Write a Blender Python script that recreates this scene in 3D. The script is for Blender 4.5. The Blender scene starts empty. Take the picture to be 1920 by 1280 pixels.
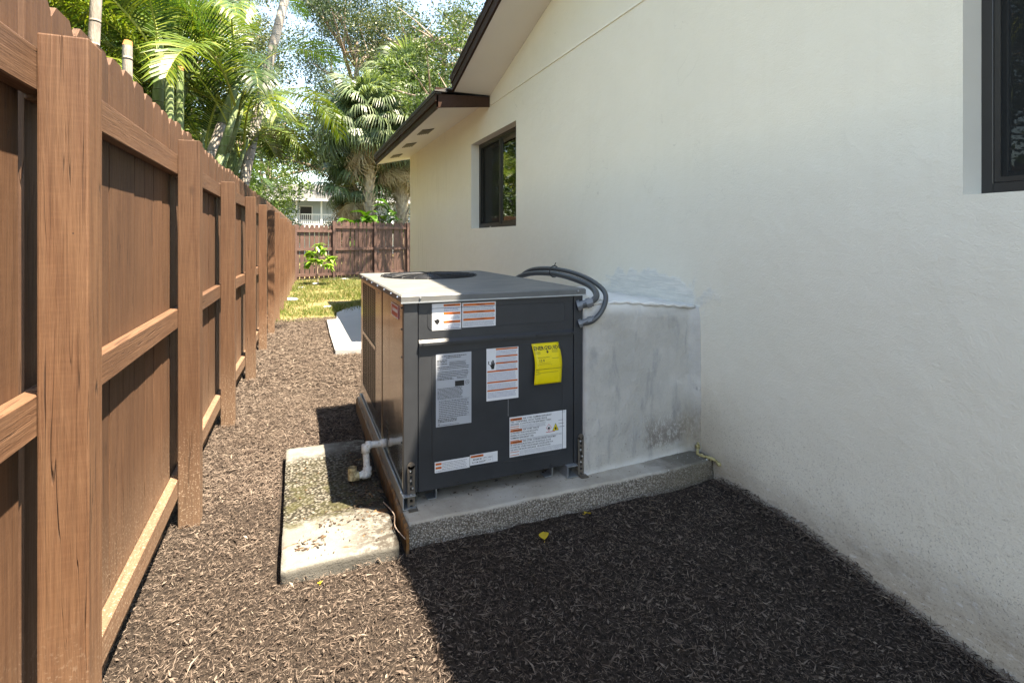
import bpy, bmesh, math, random
import numpy as np
from mathutils import Vector, Matrix, noise
random.seed(7); rng = np.random.default_rng(7)
R = math.radians; PI = math.pi
scene = bpy.context.scene
col = scene.collection

# ------------------------------------------------------------------ camera
cam_d = bpy.data.cameras.new('camera'); cam = bpy.data.objects.new('camera', cam_d); col.objects.link(cam)
cam.location = (0, 0, 1.35)
cam.rotation_euler = (R(90), 0, -math.atan(406/985))
cam_d.sensor_width = 36; cam_d.lens = 36*985/1920; cam_d.shift_y = -191/1920
cam_d.clip_start = 0.02; cam_d.clip_end = 600
scene.camera = cam

# ------------------------------------------------------------------ world, sun, exposure
SUN = Vector((0.278, -0.305, 1.0)).normalized()
world = bpy.data.worlds.new('World'); scene.world = world; world.use_nodes = True
wn = world.node_tree; wn.nodes.clear()
sky = wn.nodes.new('ShaderNodeTexSky'); sky.sky_type = 'NISHITA'; sky.sun_disc = False
sky.sun_elevation = math.asin(SUN.z); sky.sun_rotation = math.atan2(SUN.x, SUN.y)
sky.air_density = 1.0; sky.dust_density = 0.2; sky.ozone_density = 1.8; sky.altitude = 10
bg = wn.nodes.new('ShaderNodeBackground'); bg.inputs[1].default_value = 0.125
wo = wn.nodes.new('ShaderNodeOutputWorld')
wn.links.new(sky.outputs[0], bg.inputs[0]); wn.links.new(bg.outputs[0], wo.inputs[0])
sd = bpy.data.lights.new('sun', 'SUN'); sd.energy = 5.0; sd.angle = R(0.53); sd.color = (1.0, 0.97, 0.94)
sun = bpy.data.objects.new('sun', sd); col.objects.link(sun)
sun.rotation_euler = SUN.to_track_quat('Z', 'Y').to_euler(); sun.location = (3, -3, 12)
scene.view_settings.view_transform = 'Standard'; scene.view_settings.look = 'None'
scene.view_settings.gamma = 1; scene.view_settings.use_curve_mapping = False
scene.view_settings.exposure = 2.5
scene.view_settings.use_white_balance = True      # camera white balance set for open shade
scene.view_settings.white_balance_temperature = 8400; scene.view_settings.white_balance_tint = 10
scene.cycles.max_bounces = 8; scene.cycles.diffuse_bounces = 4
scene.cycles.transparent_max_bounces = 12

# ------------------------------------------------------------------ helpers
def mesh_obj(name, me, parent=None, loc=(0, 0, 0)):
    o = bpy.data.objects.new(name, me); col.objects.link(o); o.location = loc
    if parent: o.parent = parent
    return o

class MB:
    def __init__(s): s.v = []; s.f = []; s.m = []; s.k = 0
    def add(s, vs, fs):
        b = len(s.v); s.v += [tuple(v) for v in vs]; s.f += [tuple(b+i for i in f) for f in fs]; s.m += [s.k]*len(fs); return s
    def box(s, x0, x1, y0, y1, z0, z1):
        return s.add([(x0,y0,z0),(x1,y0,z0),(x1,y1,z0),(x0,y1,z0),(x0,y0,z1),(x1,y0,z1),(x1,y1,z1),(x0,y1,z1)],
                     [(0,3,2,1),(4,5,6,7),(0,1,5,4),(1,2,6,5),(2,3,7,6),(3,0,4,7)])
    def prism(s, poly, axis, a, b):
        n = len(poly)
        def P(u, v, w): return {'x':(w,u,v),'y':(u,w,v),'z':(u,v,w)}[axis]
        vs = [P(u,v,a) for u,v in poly]+[P(u,v,b) for u,v in poly]
        fs = [tuple(range(n)), tuple(range(2*n-1,n-1,-1))]+[(i,(i+1)%n+0,(i+1)%n+n,i+n) for i in range(n)]
        return s.add(vs, fs)
    def tube(s, pts, r, n=10, cap=True):
        pts = [Vector(p) for p in pts]; N = len(pts)
        rs = r if hasattr(r, '__len__') else [r]*N
        up = None; vs = []
        for i, p in enumerate(pts):
            d = (pts[min(i+1,N-1)]-pts[max(i-1,0)]).normalized()
            if up is None: up = d.orthogonal().normalized()
            up = (up-d*up.dot(d)).normalized(); w = d.cross(up)
            for k in range(n):
                a = 2*PI*k/n; vs.append(p+(up*math.cos(a)+w*math.sin(a))*rs[i])
        fs = [(i*n+k, i*n+(k+1)%n, (i+1)*n+(k+1)%n, (i+1)*n+k) for i in range(N-1) for k in range(n)]
        if cap: fs += [tuple(range(n-1,-1,-1)), tuple((N-1)*n+k for k in range(n))]
        return s.add(vs, fs)
    def cyl(s, c, axis, r, h, n=12):
        a = Vector(c); d = Vector({'x':(1,0,0),'y':(0,1,0),'z':(0,0,1)}[axis])*h
        return s.tube([a, a+d], r, n)
    def build(s, name, mat, parent=None, bevel=0, smooth=False, seg=1, origin=None, local=False):
        org = Vector((0,0,0))
        if parent is not None and not local: org = Vector(parent.get('_w', parent.location))
        if origin is not None: org = Vector(origin)
        me = bpy.data.meshes.new(name)
        me.from_pydata([tuple(Vector(v)-org) for v in s.v], [], s.f)
        for m in (mat if isinstance(mat, (list, tuple)) else [mat]): me.materials.append(m)
        if any(s.m): me.polygons.foreach_set('material_index', s.m)
        if True:
            bm = bmesh.new(); bm.from_mesh(me)
            bmesh.ops.recalc_face_normals(bm, faces=bm.faces)
            if bevel: bmesh.ops.bevel(bm, geom=list(bm.edges), offset=bevel, segments=seg, profile=.6, affect='EDGES')
            bm.to_mesh(me); bm.free()
        if smooth: me.polygons.foreach_set('use_smooth', [True]*len(me.polygons))
        me.update()
        o = mesh_obj(name, me, parent)
        if parent is None and origin is not None: o.location = origin
        if parent is not None: o['_w'] = org[:]
        return o

def np_mesh(name, V, F, mat, smooth=False):
    """V (n,3) float, F (m,k) int; fast mesh"""
    me = bpy.data.meshes.new(name); k = F.shape[1]
    me.vertices.add(len(V)); me.vertices.foreach_set('co', V.astype(np.float32).ravel())
    me.loops.add(F.size); me.loops.foreach_set('vertex_index', F.astype(np.int32).ravel())
    me.polygons.add(len(F)); me.polygons.foreach_set('loop_start', np.arange(0, F.size, k, dtype=np.int32))
    me.polygons.foreach_set('loop_total', np.full(len(F), k, dtype=np.int32))
    me.polygons.foreach_set('use_smooth', np.full(len(F), smooth))
    me.materials.append(mat); me.update(calc_edges=True); me.validate(); return me

def thing(name, label, cat, loc=(0,0,0), rz=0, group=None):
    o = bpy.data.objects.new(name, None); col.objects.link(o); o.location = loc; o.rotation_euler.z = rz
    o.empty_display_size = .1
    return tag(o, label, cat, group)
def tag(o, label=None, cat=None, group=None, kind=None):
    if label: o['label'] = label
    if cat: o['category'] = cat
    if group: o['group'] = group
    if kind: o['kind'] = kind
    return o
def copy_tree(o, parent=None):
    c = o.copy(); col.objects.link(c)
    if parent: c.parent = parent
    for ch in list(o.children): copy_tree(ch, c)
    return c

# ------------------------------------------------------------------ materials
class NT:
    def __init__(s, name):
        s.m = bpy.data.materials.new(name); s.m.use_nodes = True; s.t = s.m.node_tree; s.t.nodes.clear()
        s.out = s.n('ShaderNodeOutputMaterial'); s.b = s.n('ShaderNodeBsdfPrincipled')
        s.t.links.new(s.b.outputs[0], s.out.inputs[0])
    def n(s, t, **k):
        x = s.t.nodes.new(t)
        for a, b in k.items(): setattr(x, a, b)
        return x
    def l(s, a, b): s.t.links.new(a, b)
    def sv(s, inp, v):
        if hasattr(v, 'is_linked') or isinstance(v, bpy.types.NodeSocket): s.l(v, inp)
        else: inp.default_value = v
    def coord(s, kind='Object', scale=(1,1,1), rnd=False):
        if kind == 'World': c = s.n('ShaderNodeNewGeometry').outputs['Position']
        else: c = s.n('ShaderNodeTexCoord').outputs[kind]
        mp = s.n('ShaderNodeMapping'); s.l(c, mp.inputs[0]); mp.inputs['Scale'].default_value = scale
        if rnd:
            oi = s.n('ShaderNodeObjectInfo'); mu = s.n('ShaderNodeVectorMath', operation='SCALE')
            mu.inputs[0].default_value = (37.1, 71.3, 19.7); s.l(oi.outputs['Random'], mu.inputs['Scale']); s.l(mu.outputs[0], mp.inputs['Location'])
        return mp.outputs[0]
    def noise(s, vec, scale, detail=4, rough=.55, dist=0):
        x = s.n('ShaderNodeTexNoise'); s.l(vec, x.inputs['Vector']); x.inputs['Scale'].default_value = scale
        x.inputs['Detail'].default_value = detail; x.inputs['Roughness'].default_value = rough; x.inputs['Distortion'].default_value = dist
        return x.outputs['Fac']
    def voro(s, vec, scale, feature='F1', out='Distance', rand=1):
        x = s.n('ShaderNodeTexVoronoi', feature=feature); s.l(vec, x.inputs['Vector']); x.inputs['Scale'].default_value = scale
        x.inputs['Randomness'].default_value = rand
        return x.outputs[out]
    def ramp(s, fac, stops, interp='LINEAR'):
        x = s.n('ShaderNodeValToRGB'); s.l(fac, x.inputs[0]); e = x.color_ramp.elements; x.color_ramp.interpolation = interp
        while len(e) < len(stops): e.new(.5)
        for i, (p, c) in enumerate(stops):
            e[i].position = p; e[i].color = (c[0], c[1], c[2], 1) if hasattr(c, '__len__') else (c, c, c, 1)
        return x.outputs[0]
    def mix(s, fac, a, b, mode='MIX'):
        x = s.n('ShaderNodeMix', data_type='RGBA', blend_type=mode); x.clamp_factor = True
        s.sv(x.inputs[0], fac)
        for i, v in ((6, a), (7, b)):
            if isinstance(v, bpy.types.NodeSocket): s.l(v, x.inputs[i])
            else: x.inputs[i].default_value = (v[0], v[1], v[2], 1)
        return x.outputs[2]
    def math(s, op, a, b=0, c=None):
        x = s.n('ShaderNodeMath', operation=op); s.sv(x.inputs[0], a); s.sv(x.inputs[1], b)
        if c is not None: s.sv(x.inputs[2], c)
        return x.outputs[0]
    def sep(s, vec):
        x = s.n('ShaderNodeSeparateXYZ'); s.l(vec, x.inputs[0]); return x.outputs
    def mapr(s, v, a, b, c=0, d=1):
        x = s.n('ShaderNodeMapRange', interpolation_type='SMOOTHSTEP'); s.sv(x.inputs[0], v)
        for i, k in enumerate((a, b, c, d)): x.inputs[i+1].default_value = k
        return x.outputs[0]
    def bump(s, h, strength=.3, dist=.01, prev=None):
        x = s.n('ShaderNodeBump'); s.l(h, x.inputs['Height']); x.inputs['Strength'].default_value = strength; x.inputs['Distance'].default_value = dist
        if prev is not None: s.l(prev, x.inputs['Normal'])
        return x.outputs[0]
    def fin(s, color=None, rough=.6, normal=None, metal=0, spec=.5):
        if color is not None:
            if isinstance(color, bpy.types.NodeSocket): s.l(color, s.b.inputs['Base Color'])
            else: s.b.inputs['Base Color'].default_value = (*color, 1)
        s.sv(s.b.inputs['Roughness'], rough); s.b.inputs['Metallic'].default_value = metal
        s.b.inputs['Specular IOR Level'].default_value = spec
        if normal is not None: s.l(normal, s.b.inputs['Normal'])
        return s.m

def mat_plain(name, c, rough=.5, metal=0, var=.15, scale=6, bump=0, spec=.5):
    n = NT(name); v = n.coord('Object')
    f = n.noise(v, scale, 5, .6)
    cc = n.mix(f, [x*(1-var) for x in c], [min(1, x*(1+var)) for x in c])
    nm = n.bump(n.noise(v, scale*12, 3), bump, .003) if bump else None
    return n.fin(cc, rough, nm, metal, spec)

def mat_wood(name, c1, c2, axis='z', rough=.62, knots=True, dust=True, spec=.35):
    n = NT(name)
    st = {'z': (1,1,.045), 'y': (1,.045,1), 'x': (.045,1,1)}[axis]
    v = n.coord('Object', st, True); v2 = n.coord('Object', (1,1,1), True)
    g = n.noise(v, 55, 5, .65, .8); g2 = n.noise(v, 260, 3, .6); bl = n.noise(v2, 2.2, 3)
    oi = n.n('ShaderNodeObjectInfo').outputs['Random']
    c = n.mix(n.mapr(g, .3, .72), c1, c2)
    g3 = n.noise(n.coord('Object', {'z': (1,1,.02), 'y': (1,.02,1), 'x': (.02,1,1)}[axis], True), 320, 3, .7)
    c = n.mix(n.math('MULTIPLY', n.mapr(g3, .42, .68), .45), c, [x*.55 for x in c1])
    saw = n.noise(n.coord('Object', {'z': (.15,.15,1), 'y': (.15,1,.15), 'x': (1,.15,.15)}[axis], True), 150, 2, .5)
    c = n.mix(n.math('MULTIPLY', n.mapr(saw, .4, .7), .10), c, [min(1, x*1.5) for x in c2])
    dots = n.mapr(n.voro(n.coord('Object', (1,1,1), True), 26), .035, .05, 1, 0)
    c = n.mix(n.math('MULTIPLY', dots, n.mapr(n.noise(v2, 7, 1), .58, .62)), c, (.02, .012, .01))
    c = n.mix(n.math('MULTIPLY', n.mapr(bl, .35, .75), .35), c, [x*.72 for x in c1])
    c = n.mix(1, c, n.ramp(oi, [(0, .84), (1, 1.14)]), 'MULTIPLY')
    # fine drying cracks along the grain
    cr = n.noise(n.coord('Object', {'z': (1,1,.02), 'y': (1,.02,1), 'x': (.02,1,1)}[axis], True), 42, 2, .5, .3)
    crk = n.mapr(n.math('ABSOLUTE', n.math('SUBTRACT', cr, .5)), .0, .008, 1, 0)
    crk = n.math('MULTIPLY', crk, n.mapr(n.noise(v2, 3.1, 2), .46, .56))
    c = n.mix(n.math('MULTIPLY', crk, .75), c, (.03, .016, .01))
    if knots:
        kn = n.voro(n.coord('Object', {'z': (1,1,.45), 'y': (1,.45,1), 'x': (.45,1,1)}[axis], True), 5.5)
        k = n.mapr(kn, .03, .085, 1, 0)
        c = n.mix(n.math('MULTIPLY', k, .45), c, [x*.35 for x in c1])
    if dust:
        z = n.sep(n.n('ShaderNodeNewGeometry').outputs['Position'])[2]
        d = n.mapr(n.noise(n.coord('World'), 130, 2), .56, .68)
        low = n.mapr(z, .02, .6, 1, 0)
        c = n.mix(n.math('MULTIPLY', d, n.math('MULTIPLY', low, .8)), c, (.42, .33, .25))
        c = n.mix(n.math('MULTIPLY', low, .22), c, (.33, .24, .17))
    h = n.math('ADD', n.math('MULTIPLY', g, .6), n.math('MULTIPLY', g2, .4))
    h = n.math('SUBTRACT', h, n.math('MULTIPLY', crk, 1.5))
    return n.fin(c, n.mapr(g2, .2, .8, rough-.08, rough+.12), n.bump(h, .55, .004), 0, spec)

WD1, WD2 = (.078, .037, .020), (.125, .065, .036)
M = {}
M['picket'] = mat_wood('fence_picket_stain', WD1, WD2)
M['post'] = mat_wood('fence_post_stain', (.098, .046, .024), (.150, .080, .044))
M['rail'] = mat_wood('fence_rail_stain', (.095, .047, .026), (.145, .079, .046), 'y')
M['dark_picket'] = mat_wood('far_fence_stain', (.075, .04, .032), (.12, .068, .053), knots=False, dust=False)
M['dark_rail'] = mat_wood('far_rail_stain', (.09, .05, .04), (.135, .078, .062), 'x', knots=False, dust=False)
M['fascia'] = mat_wood('fascia_brown_paint', (.045, .022, .014), (.06, .031, .02), 'y', rough=.6, knots=False, dust=False, spec=.15)

# stucco wall
def mat_stucco():
    n = NT('cream_stucco'); w = n.coord('World'); p = n.sep(n.n('ShaderNodeNewGeometry').outputs['Position'])
    big = n.noise(w, .9, 4, .6); med = n.noise(w, 5, 5, .6); fine = n.noise(w, 140, 4, .7); grain = n.voro(w, 210)
    trow = n.noise(n.coord('World', (1, .6, 2.5)), 16, 4, .6, 1.2)
    c = n.mix(n.mapr(big, .3, .7), (.865, .81, .68), (.835, .785, .66))
    c = n.mix(n.math('MULTIPLY', n.mapr(med, .45, .75), .35), c, (.88, .835, .715))
    # a few faint streaks under the eave near the far corner
    st = n.noise(n.coord('World', (1, 7, .5)), 2.2, 4)
    c = n.mix(n.math('MULTIPLY', n.mapr(st, .55, .75), n.math('MULTIPLY', n.mapr(p[1], 6.5, 9.5), .35)), c, (.52, .47, .36))
    # splash dirt at the foot
    low = n.mapr(p[2], -.05, .34, 1, 0)
    low2 = n.math('ADD', low, n.math('MULTIPLY', n.math('SUBTRACT', med, .5), .5))
    c = n.mix(n.math('MULTIPLY', n.mapr(low2, .2, 1.1), .62), c, (.36, .30, .235))
    sp = n.mapr(n.noise(w, 150, 5, .8), .55, .63)
    spd = n.math('MULTIPLY', sp, n.mapr(p[2], .02, .75, 1, 0))
    c = n.mix(n.math('MULTIPLY', spd, .8), c, (.15, .105, .08))
    # peeled paint ridges low down
    pl = n.noise(n.coord('World', (1, .8, 2.2)), 26, 6, .8, .3)
    pr = n.math('MULTIPLY', n.mapr(pl, .56, .62), n.mapr(p[2], .06, .3, 1, 0))
    c = n.mix(n.math('MULTIPLY', pr, .75), c, (.78, .76, .72))
    pb = n.math('MULTIPLY', n.mapr(n.noise(n.coord('World', (1, .7, 2)), 13, 6, .75), .5, .6), n.mapr(p[2], .0, .2, 1, 0))
    c = n.mix(n.math('MULTIPLY', pb, .38), c, (.33, .27, .21))
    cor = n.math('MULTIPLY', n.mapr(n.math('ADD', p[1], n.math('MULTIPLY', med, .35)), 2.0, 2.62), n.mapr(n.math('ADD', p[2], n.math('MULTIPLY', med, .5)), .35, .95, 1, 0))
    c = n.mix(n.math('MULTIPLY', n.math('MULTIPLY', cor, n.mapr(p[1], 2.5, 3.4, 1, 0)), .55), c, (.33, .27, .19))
    hc = n.mapr(n.math('ABSOLUTE', n.math('SUBTRACT', n.noise(w, 1.7, 4, .55, .6), .5)), 0, .0022, 1, 0)
    c = n.mix(n.math('MULTIPLY', hc, n.math('MULTIPLY', n.mapr(big, .5, .6), .28)), c, (.42, .38, .31))
    drip = n.noise(n.coord('World', (1, 9, .35)), 1.9, 4, .6)
    c = n.mix(n.math('MULTIPLY', n.mapr(drip, .52, .75), .045), c, (.55, .51, .42))
    # white patching plaster smeared round the duct cover
    dy = n.math('DIVIDE', n.math('SUBTRACT', p[1], 2.95), .62); dz = n.math('DIVIDE', n.math('SUBTRACT', p[2], 1.0), .15)
    rr = n.math('SQRT', n.math('ADD', n.math('MULTIPLY', dy, dy), n.math('MULTIPLY', dz, dz)))
    rr = n.math('ADD', rr, n.math('MULTIPLY', n.math('SUBTRACT', n.noise(w, 9, 4), .5), 1.1))
    pa = n.mapr(rr, .8, 1.05, 1, 0)
    brush = n.noise(n.coord('World', (1, .8, 6)), 7, 5, .65, .5)
    c = n.mix(n.math('MULTIPLY', pa, .8), c, n.mix(n.mapr(brush, .4, .62), (.68, .68, .64), (.82, .80, .74)))
    h = n.math('ADD', n.math('MULTIPLY', fine, .5), n.math('MULTIPLY', grain, -.35))
    nb = n.bump(h, .5, .004)
    nb = n.bump(trow, .10, .010, nb)
    nb = n.bump(med, .16, .05, nb)
    nb = n.bump(n.math('MULTIPLY', pr, 1), .25, .004, nb)
    nb = n.bump(n.math('MULTIPLY', pa, brush), .4, .012, nb)
    return n.fin(c, .78, nb, 0, .3)
M['stucco'] = mat_stucco()
def mat_reveal():
    n = NT('reveal_grey_paint'); w = n.coord('World')
    c = n.mix(n.noise(w, 8, 4), (.66, .62, .54), (.72, .68, .60))
    return n.fin(c, .6, n.bump(n.noise(w, 150, 3), .3, .003))
M['reveal'] = mat_reveal()
def mat_soffit():
    n = NT('soffit_cream_paint'); w = n.coord('World')
    c = n.mix(n.noise(w, 1.6, 4), (.80, .76, .70), (.73, .69, .63))
    return n.fin(c, .6, n.bump(n.noise(w, 90, 3), .12, .003))
M['soffit'] = mat_soffit()
def mat_duct():
    n = NT('duct_plaster'); w = n.coord('World'); p = n.sep(n.n('ShaderNodeNewGeometry').outputs['Position'])
    big = n.noise(w, 3.5, 5, .65); st = n.noise(n.coord('World', (1, 1, .28)), 11, 5, .65, .4)
    c = n.mix(n.mapr(big, .3, .7), (.42, .405, .375), (.52, .50, .465))
    c = n.mix(n.math('MULTIPLY', n.mapr(st, .5, .68), .6), c, (.27, .27, .275))
    c = n.mix(n.math('MULTIPLY', n.mapr(p[2], .93, 1.0), .85), c, (.74, .73, .70))
    c = n.mix(n.math('MULTIPLY', n.mapr(n.math('ADD', p[2], n.math('MULTIPLY', big, .1)), .16, .2, 1, 0), .8), c, (.64, .64, .62))
    # dark mildew spots above the foot, on the house side
    mz = n.math('MULTIPLY', n.mapr(p[2], .15, .2), n.mapr(p[2], .23, .42, 1, 0))
    mx = n.mapr(p[0], 1.6, 1.85)
    sp = n.math('MULTIPLY', n.mapr(n.noise(n.coord('World', (1,1,.6)), 60, 7, .85), .40, .52), n.mapr(big, .34, .5))
    c = n.mix(n.math('MULTIPLY', sp, n.math('MULTIPLY', mz, n.math('MULTIPLY', mx, .72))), c, (.12, .095, .075))
    sp2 = n.mapr(n.noise(w, 80, 3, .7), .6, .7)
    c = n.mix(n.math('MULTIPLY', sp2, n.mapr(p[2], .2, .7, .5, .0)), c, (.13, .11, .10))
    h = n.math('ADD', n.math('MULTIPLY', st, .8), n.math('MULTIPLY', n.noise(w, 40, 5, .7), .4))
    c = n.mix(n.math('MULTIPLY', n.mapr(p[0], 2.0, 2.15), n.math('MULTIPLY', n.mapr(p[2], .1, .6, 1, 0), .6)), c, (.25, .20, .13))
    return n.fin(c, .75, n.bump(n.noise(w, 170, 3, .7), .4, .004, n.bump(h, .5, .02)), 0, .3)
M['duct'] = mat_duct()

def mat_slab():
    n = NT('slab_concrete'); w = n.coord('World'); p = n.sep(n.n('ShaderNodeNewGeometry').outputs['Position'])
    nz = n.sep(n.n('ShaderNodeNewGeometry').outputs['Normal'])[2]
    a = n.noise(w, 5, 6, .65); f = n.noise(w, 90, 4, .7)
    c = n.mix(n.mapr(a, .3, .7), (.32, .285, .235), (.45, .41, .35))
    c = n.mix(n.math('MULTIPLY', n.mapr(n.noise(w, 2.3, 4), .5, .7), .5), c, (.48, .46, .42))
    # darker towards the wall, with pale flecks
    wall_end = n.math('MULTIPLY', n.mapr(n.math('ADD', p[0], n.math('MULTIPLY', n.noise(w, 12, 4), .35)), 1.85, 2.2), .85)
    c = n.mix(wall_end, c, (.09, .082, .062))
    c = n.mix(n.math('MULTIPLY', n.mapr(n.noise(w, 60, 3), .66, .7), wall_end), c, (.6, .6, .57))
    c = n.mix(n.math('MULTIPLY', n.mapr(f, .6, .72), .45), c, (.08, .07, .06))
    side = n.mapr(nz, .25, .75, 1, 0)
    ag = n.voro(w, 130); agc = n.voro(w, 130, 'F1', 'Color')
    sc = n.mix(n.mapr(ag, .2, .7), n.mix(n.sep(agc)[0], (.30, .265, .23), (.50, .46, .41)), (.14, .12, .10))
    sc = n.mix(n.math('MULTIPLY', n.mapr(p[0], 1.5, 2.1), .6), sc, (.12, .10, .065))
    c = n.mix(side, c, sc)
    h = n.math('ADD', f, n.math('MULTIPLY', n.math('MULTIPLY', ag, side), -1.5))
    return n.fin(c, .85, n.bump(h, .6, .008), 0, .25)
M['slab'] = mat_slab()
def mat_pad():
    n = NT('old_pad_concrete'); w = n.coord('World'); p = n.sep(n.n('ShaderNodeNewGeometry').outputs['Position'])
    nz = n.sep(n.n('ShaderNodeNewGeometry').outputs['Normal'])[2]
    a = n.noise(w, 9, 5, .6); f = n.noise(w, 110, 4, .7)
    c = n.mix(n.mapr(a, .3, .7), (0.248, 0.236, 0.205), (0.347, 0.335, 0.304))
    c = n.mix(n.math('MULTIPLY', n.mapr(n.noise(w, 30, 4, .7), .52, .63), .7), c, (.27, .25, .215))
    # worn middle with exposed pebbles, moss at its rims
    yy = n.math('ADD', p[1], n.math('MULTIPLY', n.math('SUBTRACT', a, .5), .35))
    worn = n.math('MULTIPLY', n.mapr(yy, 2.53, 2.62), n.mapr(yy, 3.22, 3.4, 1, 0))
    vd = n.voro(w, 62); vc = n.sep(n.voro(w, 62, 'F1', 'Color'))
    peb = n.mix(vc[0], (0.105, 0.087, 0.062), (0.322, 0.298, 0.248))
    peb = n.mix(n.mapr(vd, .35, .6), peb, (.035, .03, .02))
    c = n.mix(worn, c, peb)
    moss = n.math('MULTIPLY', n.math('MULTIPLY', n.mapr(yy, 2.45, 2.6), n.mapr(yy, 2.72, 3.3, 1, .15)), n.mapr(n.noise(w, 14, 5, .7), .42, .6))
    c = n.mix(n.math('MULTIPLY', moss, .8), c, (.085, .08, .03))
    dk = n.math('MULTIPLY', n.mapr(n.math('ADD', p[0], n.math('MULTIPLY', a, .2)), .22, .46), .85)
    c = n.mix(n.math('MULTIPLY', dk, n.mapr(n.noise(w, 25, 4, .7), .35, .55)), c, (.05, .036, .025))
    rs = n.math('MULTIPLY', n.mapr(n.noise(n.coord('World', (.35, 1, 1)), 16, 4), .6, .66), n.mapr(yy, 2.6, 2.66, 1, 0))
    c = n.mix(n.math('MULTIPLY', rs, .8), c, (.20, .085, .025))
    side = n.mapr(nz, .3, .7, 1, 0)
    c = n.mix(n.math('MULTIPLY', side, .8), c, n.mix(a, (0.136, 0.124, 0.105), (0.211, 0.198, 0.174)))
    c = n.mix(1, c, (.54, .56, .57), 'MULTIPLY')
    h = n.math('ADD', n.math('MULTIPLY', f, .5), n.math('ADD', n.math('MULTIPLY', a, 1.2), n.math('MULTIPLY', n.math('MULTIPLY', vd, worn), -2.2)))
    return n.fin(c, .85, n.bump(h, .75, .008), 0, .25)
M['pad'] = mat_pad()
def mat_path():
    n = NT('white_painted_concrete'); w = n.coord('World')
    c = n.mix(n.noise(w, 3, 5), (.33, .35, .36), (.40, .41, .41))
    c = n.mix(n.math('MULTIPLY', n.mapr(n.noise(w, 35, 3), .62, .7), .4), c, (.35, .33, .3))
    return n.fin(c, .7, n.bump(n.noise(w, 80, 3), .25, .003))
M['path'] = mat_path()

def mat_metal_paint(name, c, rough=.42, dust=.25, metal=.0, spec=.5, coat=0):
    n = NT(name); w = n.coord('World'); nz = n.sep(n.n('ShaderNodeNewGeometry').outputs['Normal'])[2]
    f = n.noise(w, 7, 5, .65); g = n.noise(w, 600, 2)
    cc = n.mix(n.mapr(f, .3, .7), [x*.9 for x in c], [x*1.12 for x in c])
    du = n.math('MULTIPLY', n.mapr(n.noise(n.coord('World', (1,3,1)), 5, 6, .7), .35, .7), n.mapr(nz, .5, .9, dust*.2, dust))
    cc = n.mix(du, cc, (.19, .182, .165))
    h = n.math('ADD', n.noise(w, 4, 2), n.math('MULTIPLY', g, .02))
    m = n.fin(cc, n.math('ADD', rough-.05, n.math('MULTIPLY', f, .1)), n.bump(h, .12, .02), metal, spec)
    if coat: n.b.inputs['Coat Weight'].default_value = coat; n.b.inputs['Coat Roughness'].default_value = .12
    return m
M['cab_front'] = mat_metal_paint('cabinet_charcoal_paint', (.029, .032, .037), .40, .02)
M['cab_lid'] = mat_metal_paint('cabinet_lid_paint', (.11, .115, .115), .5, .8)
M['cab_side'] = mat_metal_paint('cabinet_side_gloss', (.27, .255, .235), .15, .05, .92, .5, .3)
M['galv'] = mat_plain('galvanised_steel', (.42, .45, .48), .42, .7, .25, 14, .05)
M['strap'] = mat_plain('weathered_strap_steel', (.16, .14, .12), .5, .6, .3, 30, .1)
M['screw'] = mat_plain('screw_zinc', (.55, .56, .57), .3, .9, .1)
M['black'] = mat_plain('black_void', (.012, .012, .013), .6, 0, .1)
M['black_metal'] = mat_plain('black_wire', (.03, .032, .035), .4, .3, .2)
M['fan'] = mat_plain('fan_blade_metal', (.25, .27, .3), .25, .9, .1)
M['pvc'] = None
def mat_pvc():
    n = NT('weathered_white_pvc'); w = n.coord('World'); a = n.noise(w, 28, 5, .7); b = n.noise(w, 90, 4, .7)
    c = n.mix(n.mapr(a, .35, .7), (.62, .62, .60), (.45, .44, .42))
    c = n.mix(n.math('MULTIPLY', n.mapr(b, .55, .68), .7), c, (.22, .16, .11))
    return n.fin(c, .55, n.bump(b, .3, .003))
M['pvc'] = mat_pvc()
def mat_stained_pvc():
    n = NT('algae_stained_pvc'); w = n.coord('World'); a = n.noise(w, 60, 5, .7)
    c = n.mix(n.mapr(a, .35, .65), (.55, .46, .27), (.22, .15, .07))
    return n.fin(c, .6, n.bump(a, .4, .003))
M['pvc_stain'] = mat_stained_pvc()
def mat_rust():
    n = NT('rusty_wet_edge'); w = n.coord('World'); a = n.noise(w, 26, 5, .7); b = n.noise(w, 8, 3)
    c = n.mix(n.mapr(a, .38, .62), (.20, .09, .02), (.05, .03, .018))
    yy = n.sep(n.n('ShaderNodeNewGeometry').outputs['Position'])[1]
    c = n.mix(n.math('ADD', n.math('MULTIPLY', n.mapr(b, .45, .6), .4), n.math('MULTIPLY', n.mapr(yy, 2.7, 3.4), .55)), c, (.16, .14, .11))
    return n.fin(c, .65, n.bump(a, .6, .006))
M['rust'] = mat_rust()
M['conduit'] = mat_plain('grey_flexible_conduit', (.065, .07, .073), .42, 0, .2, 20, .1)
M['fitting'] = mat_plain('grey_conduit_fitting', (.17, .18, .19), .4, 0, .15, 20, .05)
M['foam'] = mat_plain('yellow_spray_foam', (.40, .34, .16), .85, 0, .5, 40, 1)
def mat_label(name, c, var=.04): return mat_plain(name, c, .38, 0, var, 30, 0, .5)
M['lab_white'] = mat_label('sticker_white', (.70, .71, .73))
M['lab_grey'] = mat_label('sticker_silver', (.40, .425, .46))
M['lab_orange'] = mat_label('sticker_orange', (.60, .13, .02))
M['lab_yellow'] = mat_label('tag_yellow', (.80, .62, .01), .08)
M['lab_red'] = mat_label('badge_red', (.42, .035, .03))
M['ink'] = mat_label('printed_black', (.015, .015, .016))
M['ink_grey'] = mat_label('printed_small_grey', (.20, .21, .25))
M['ink_red'] = mat_label('printed_red', (.55, .05, .04))
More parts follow.
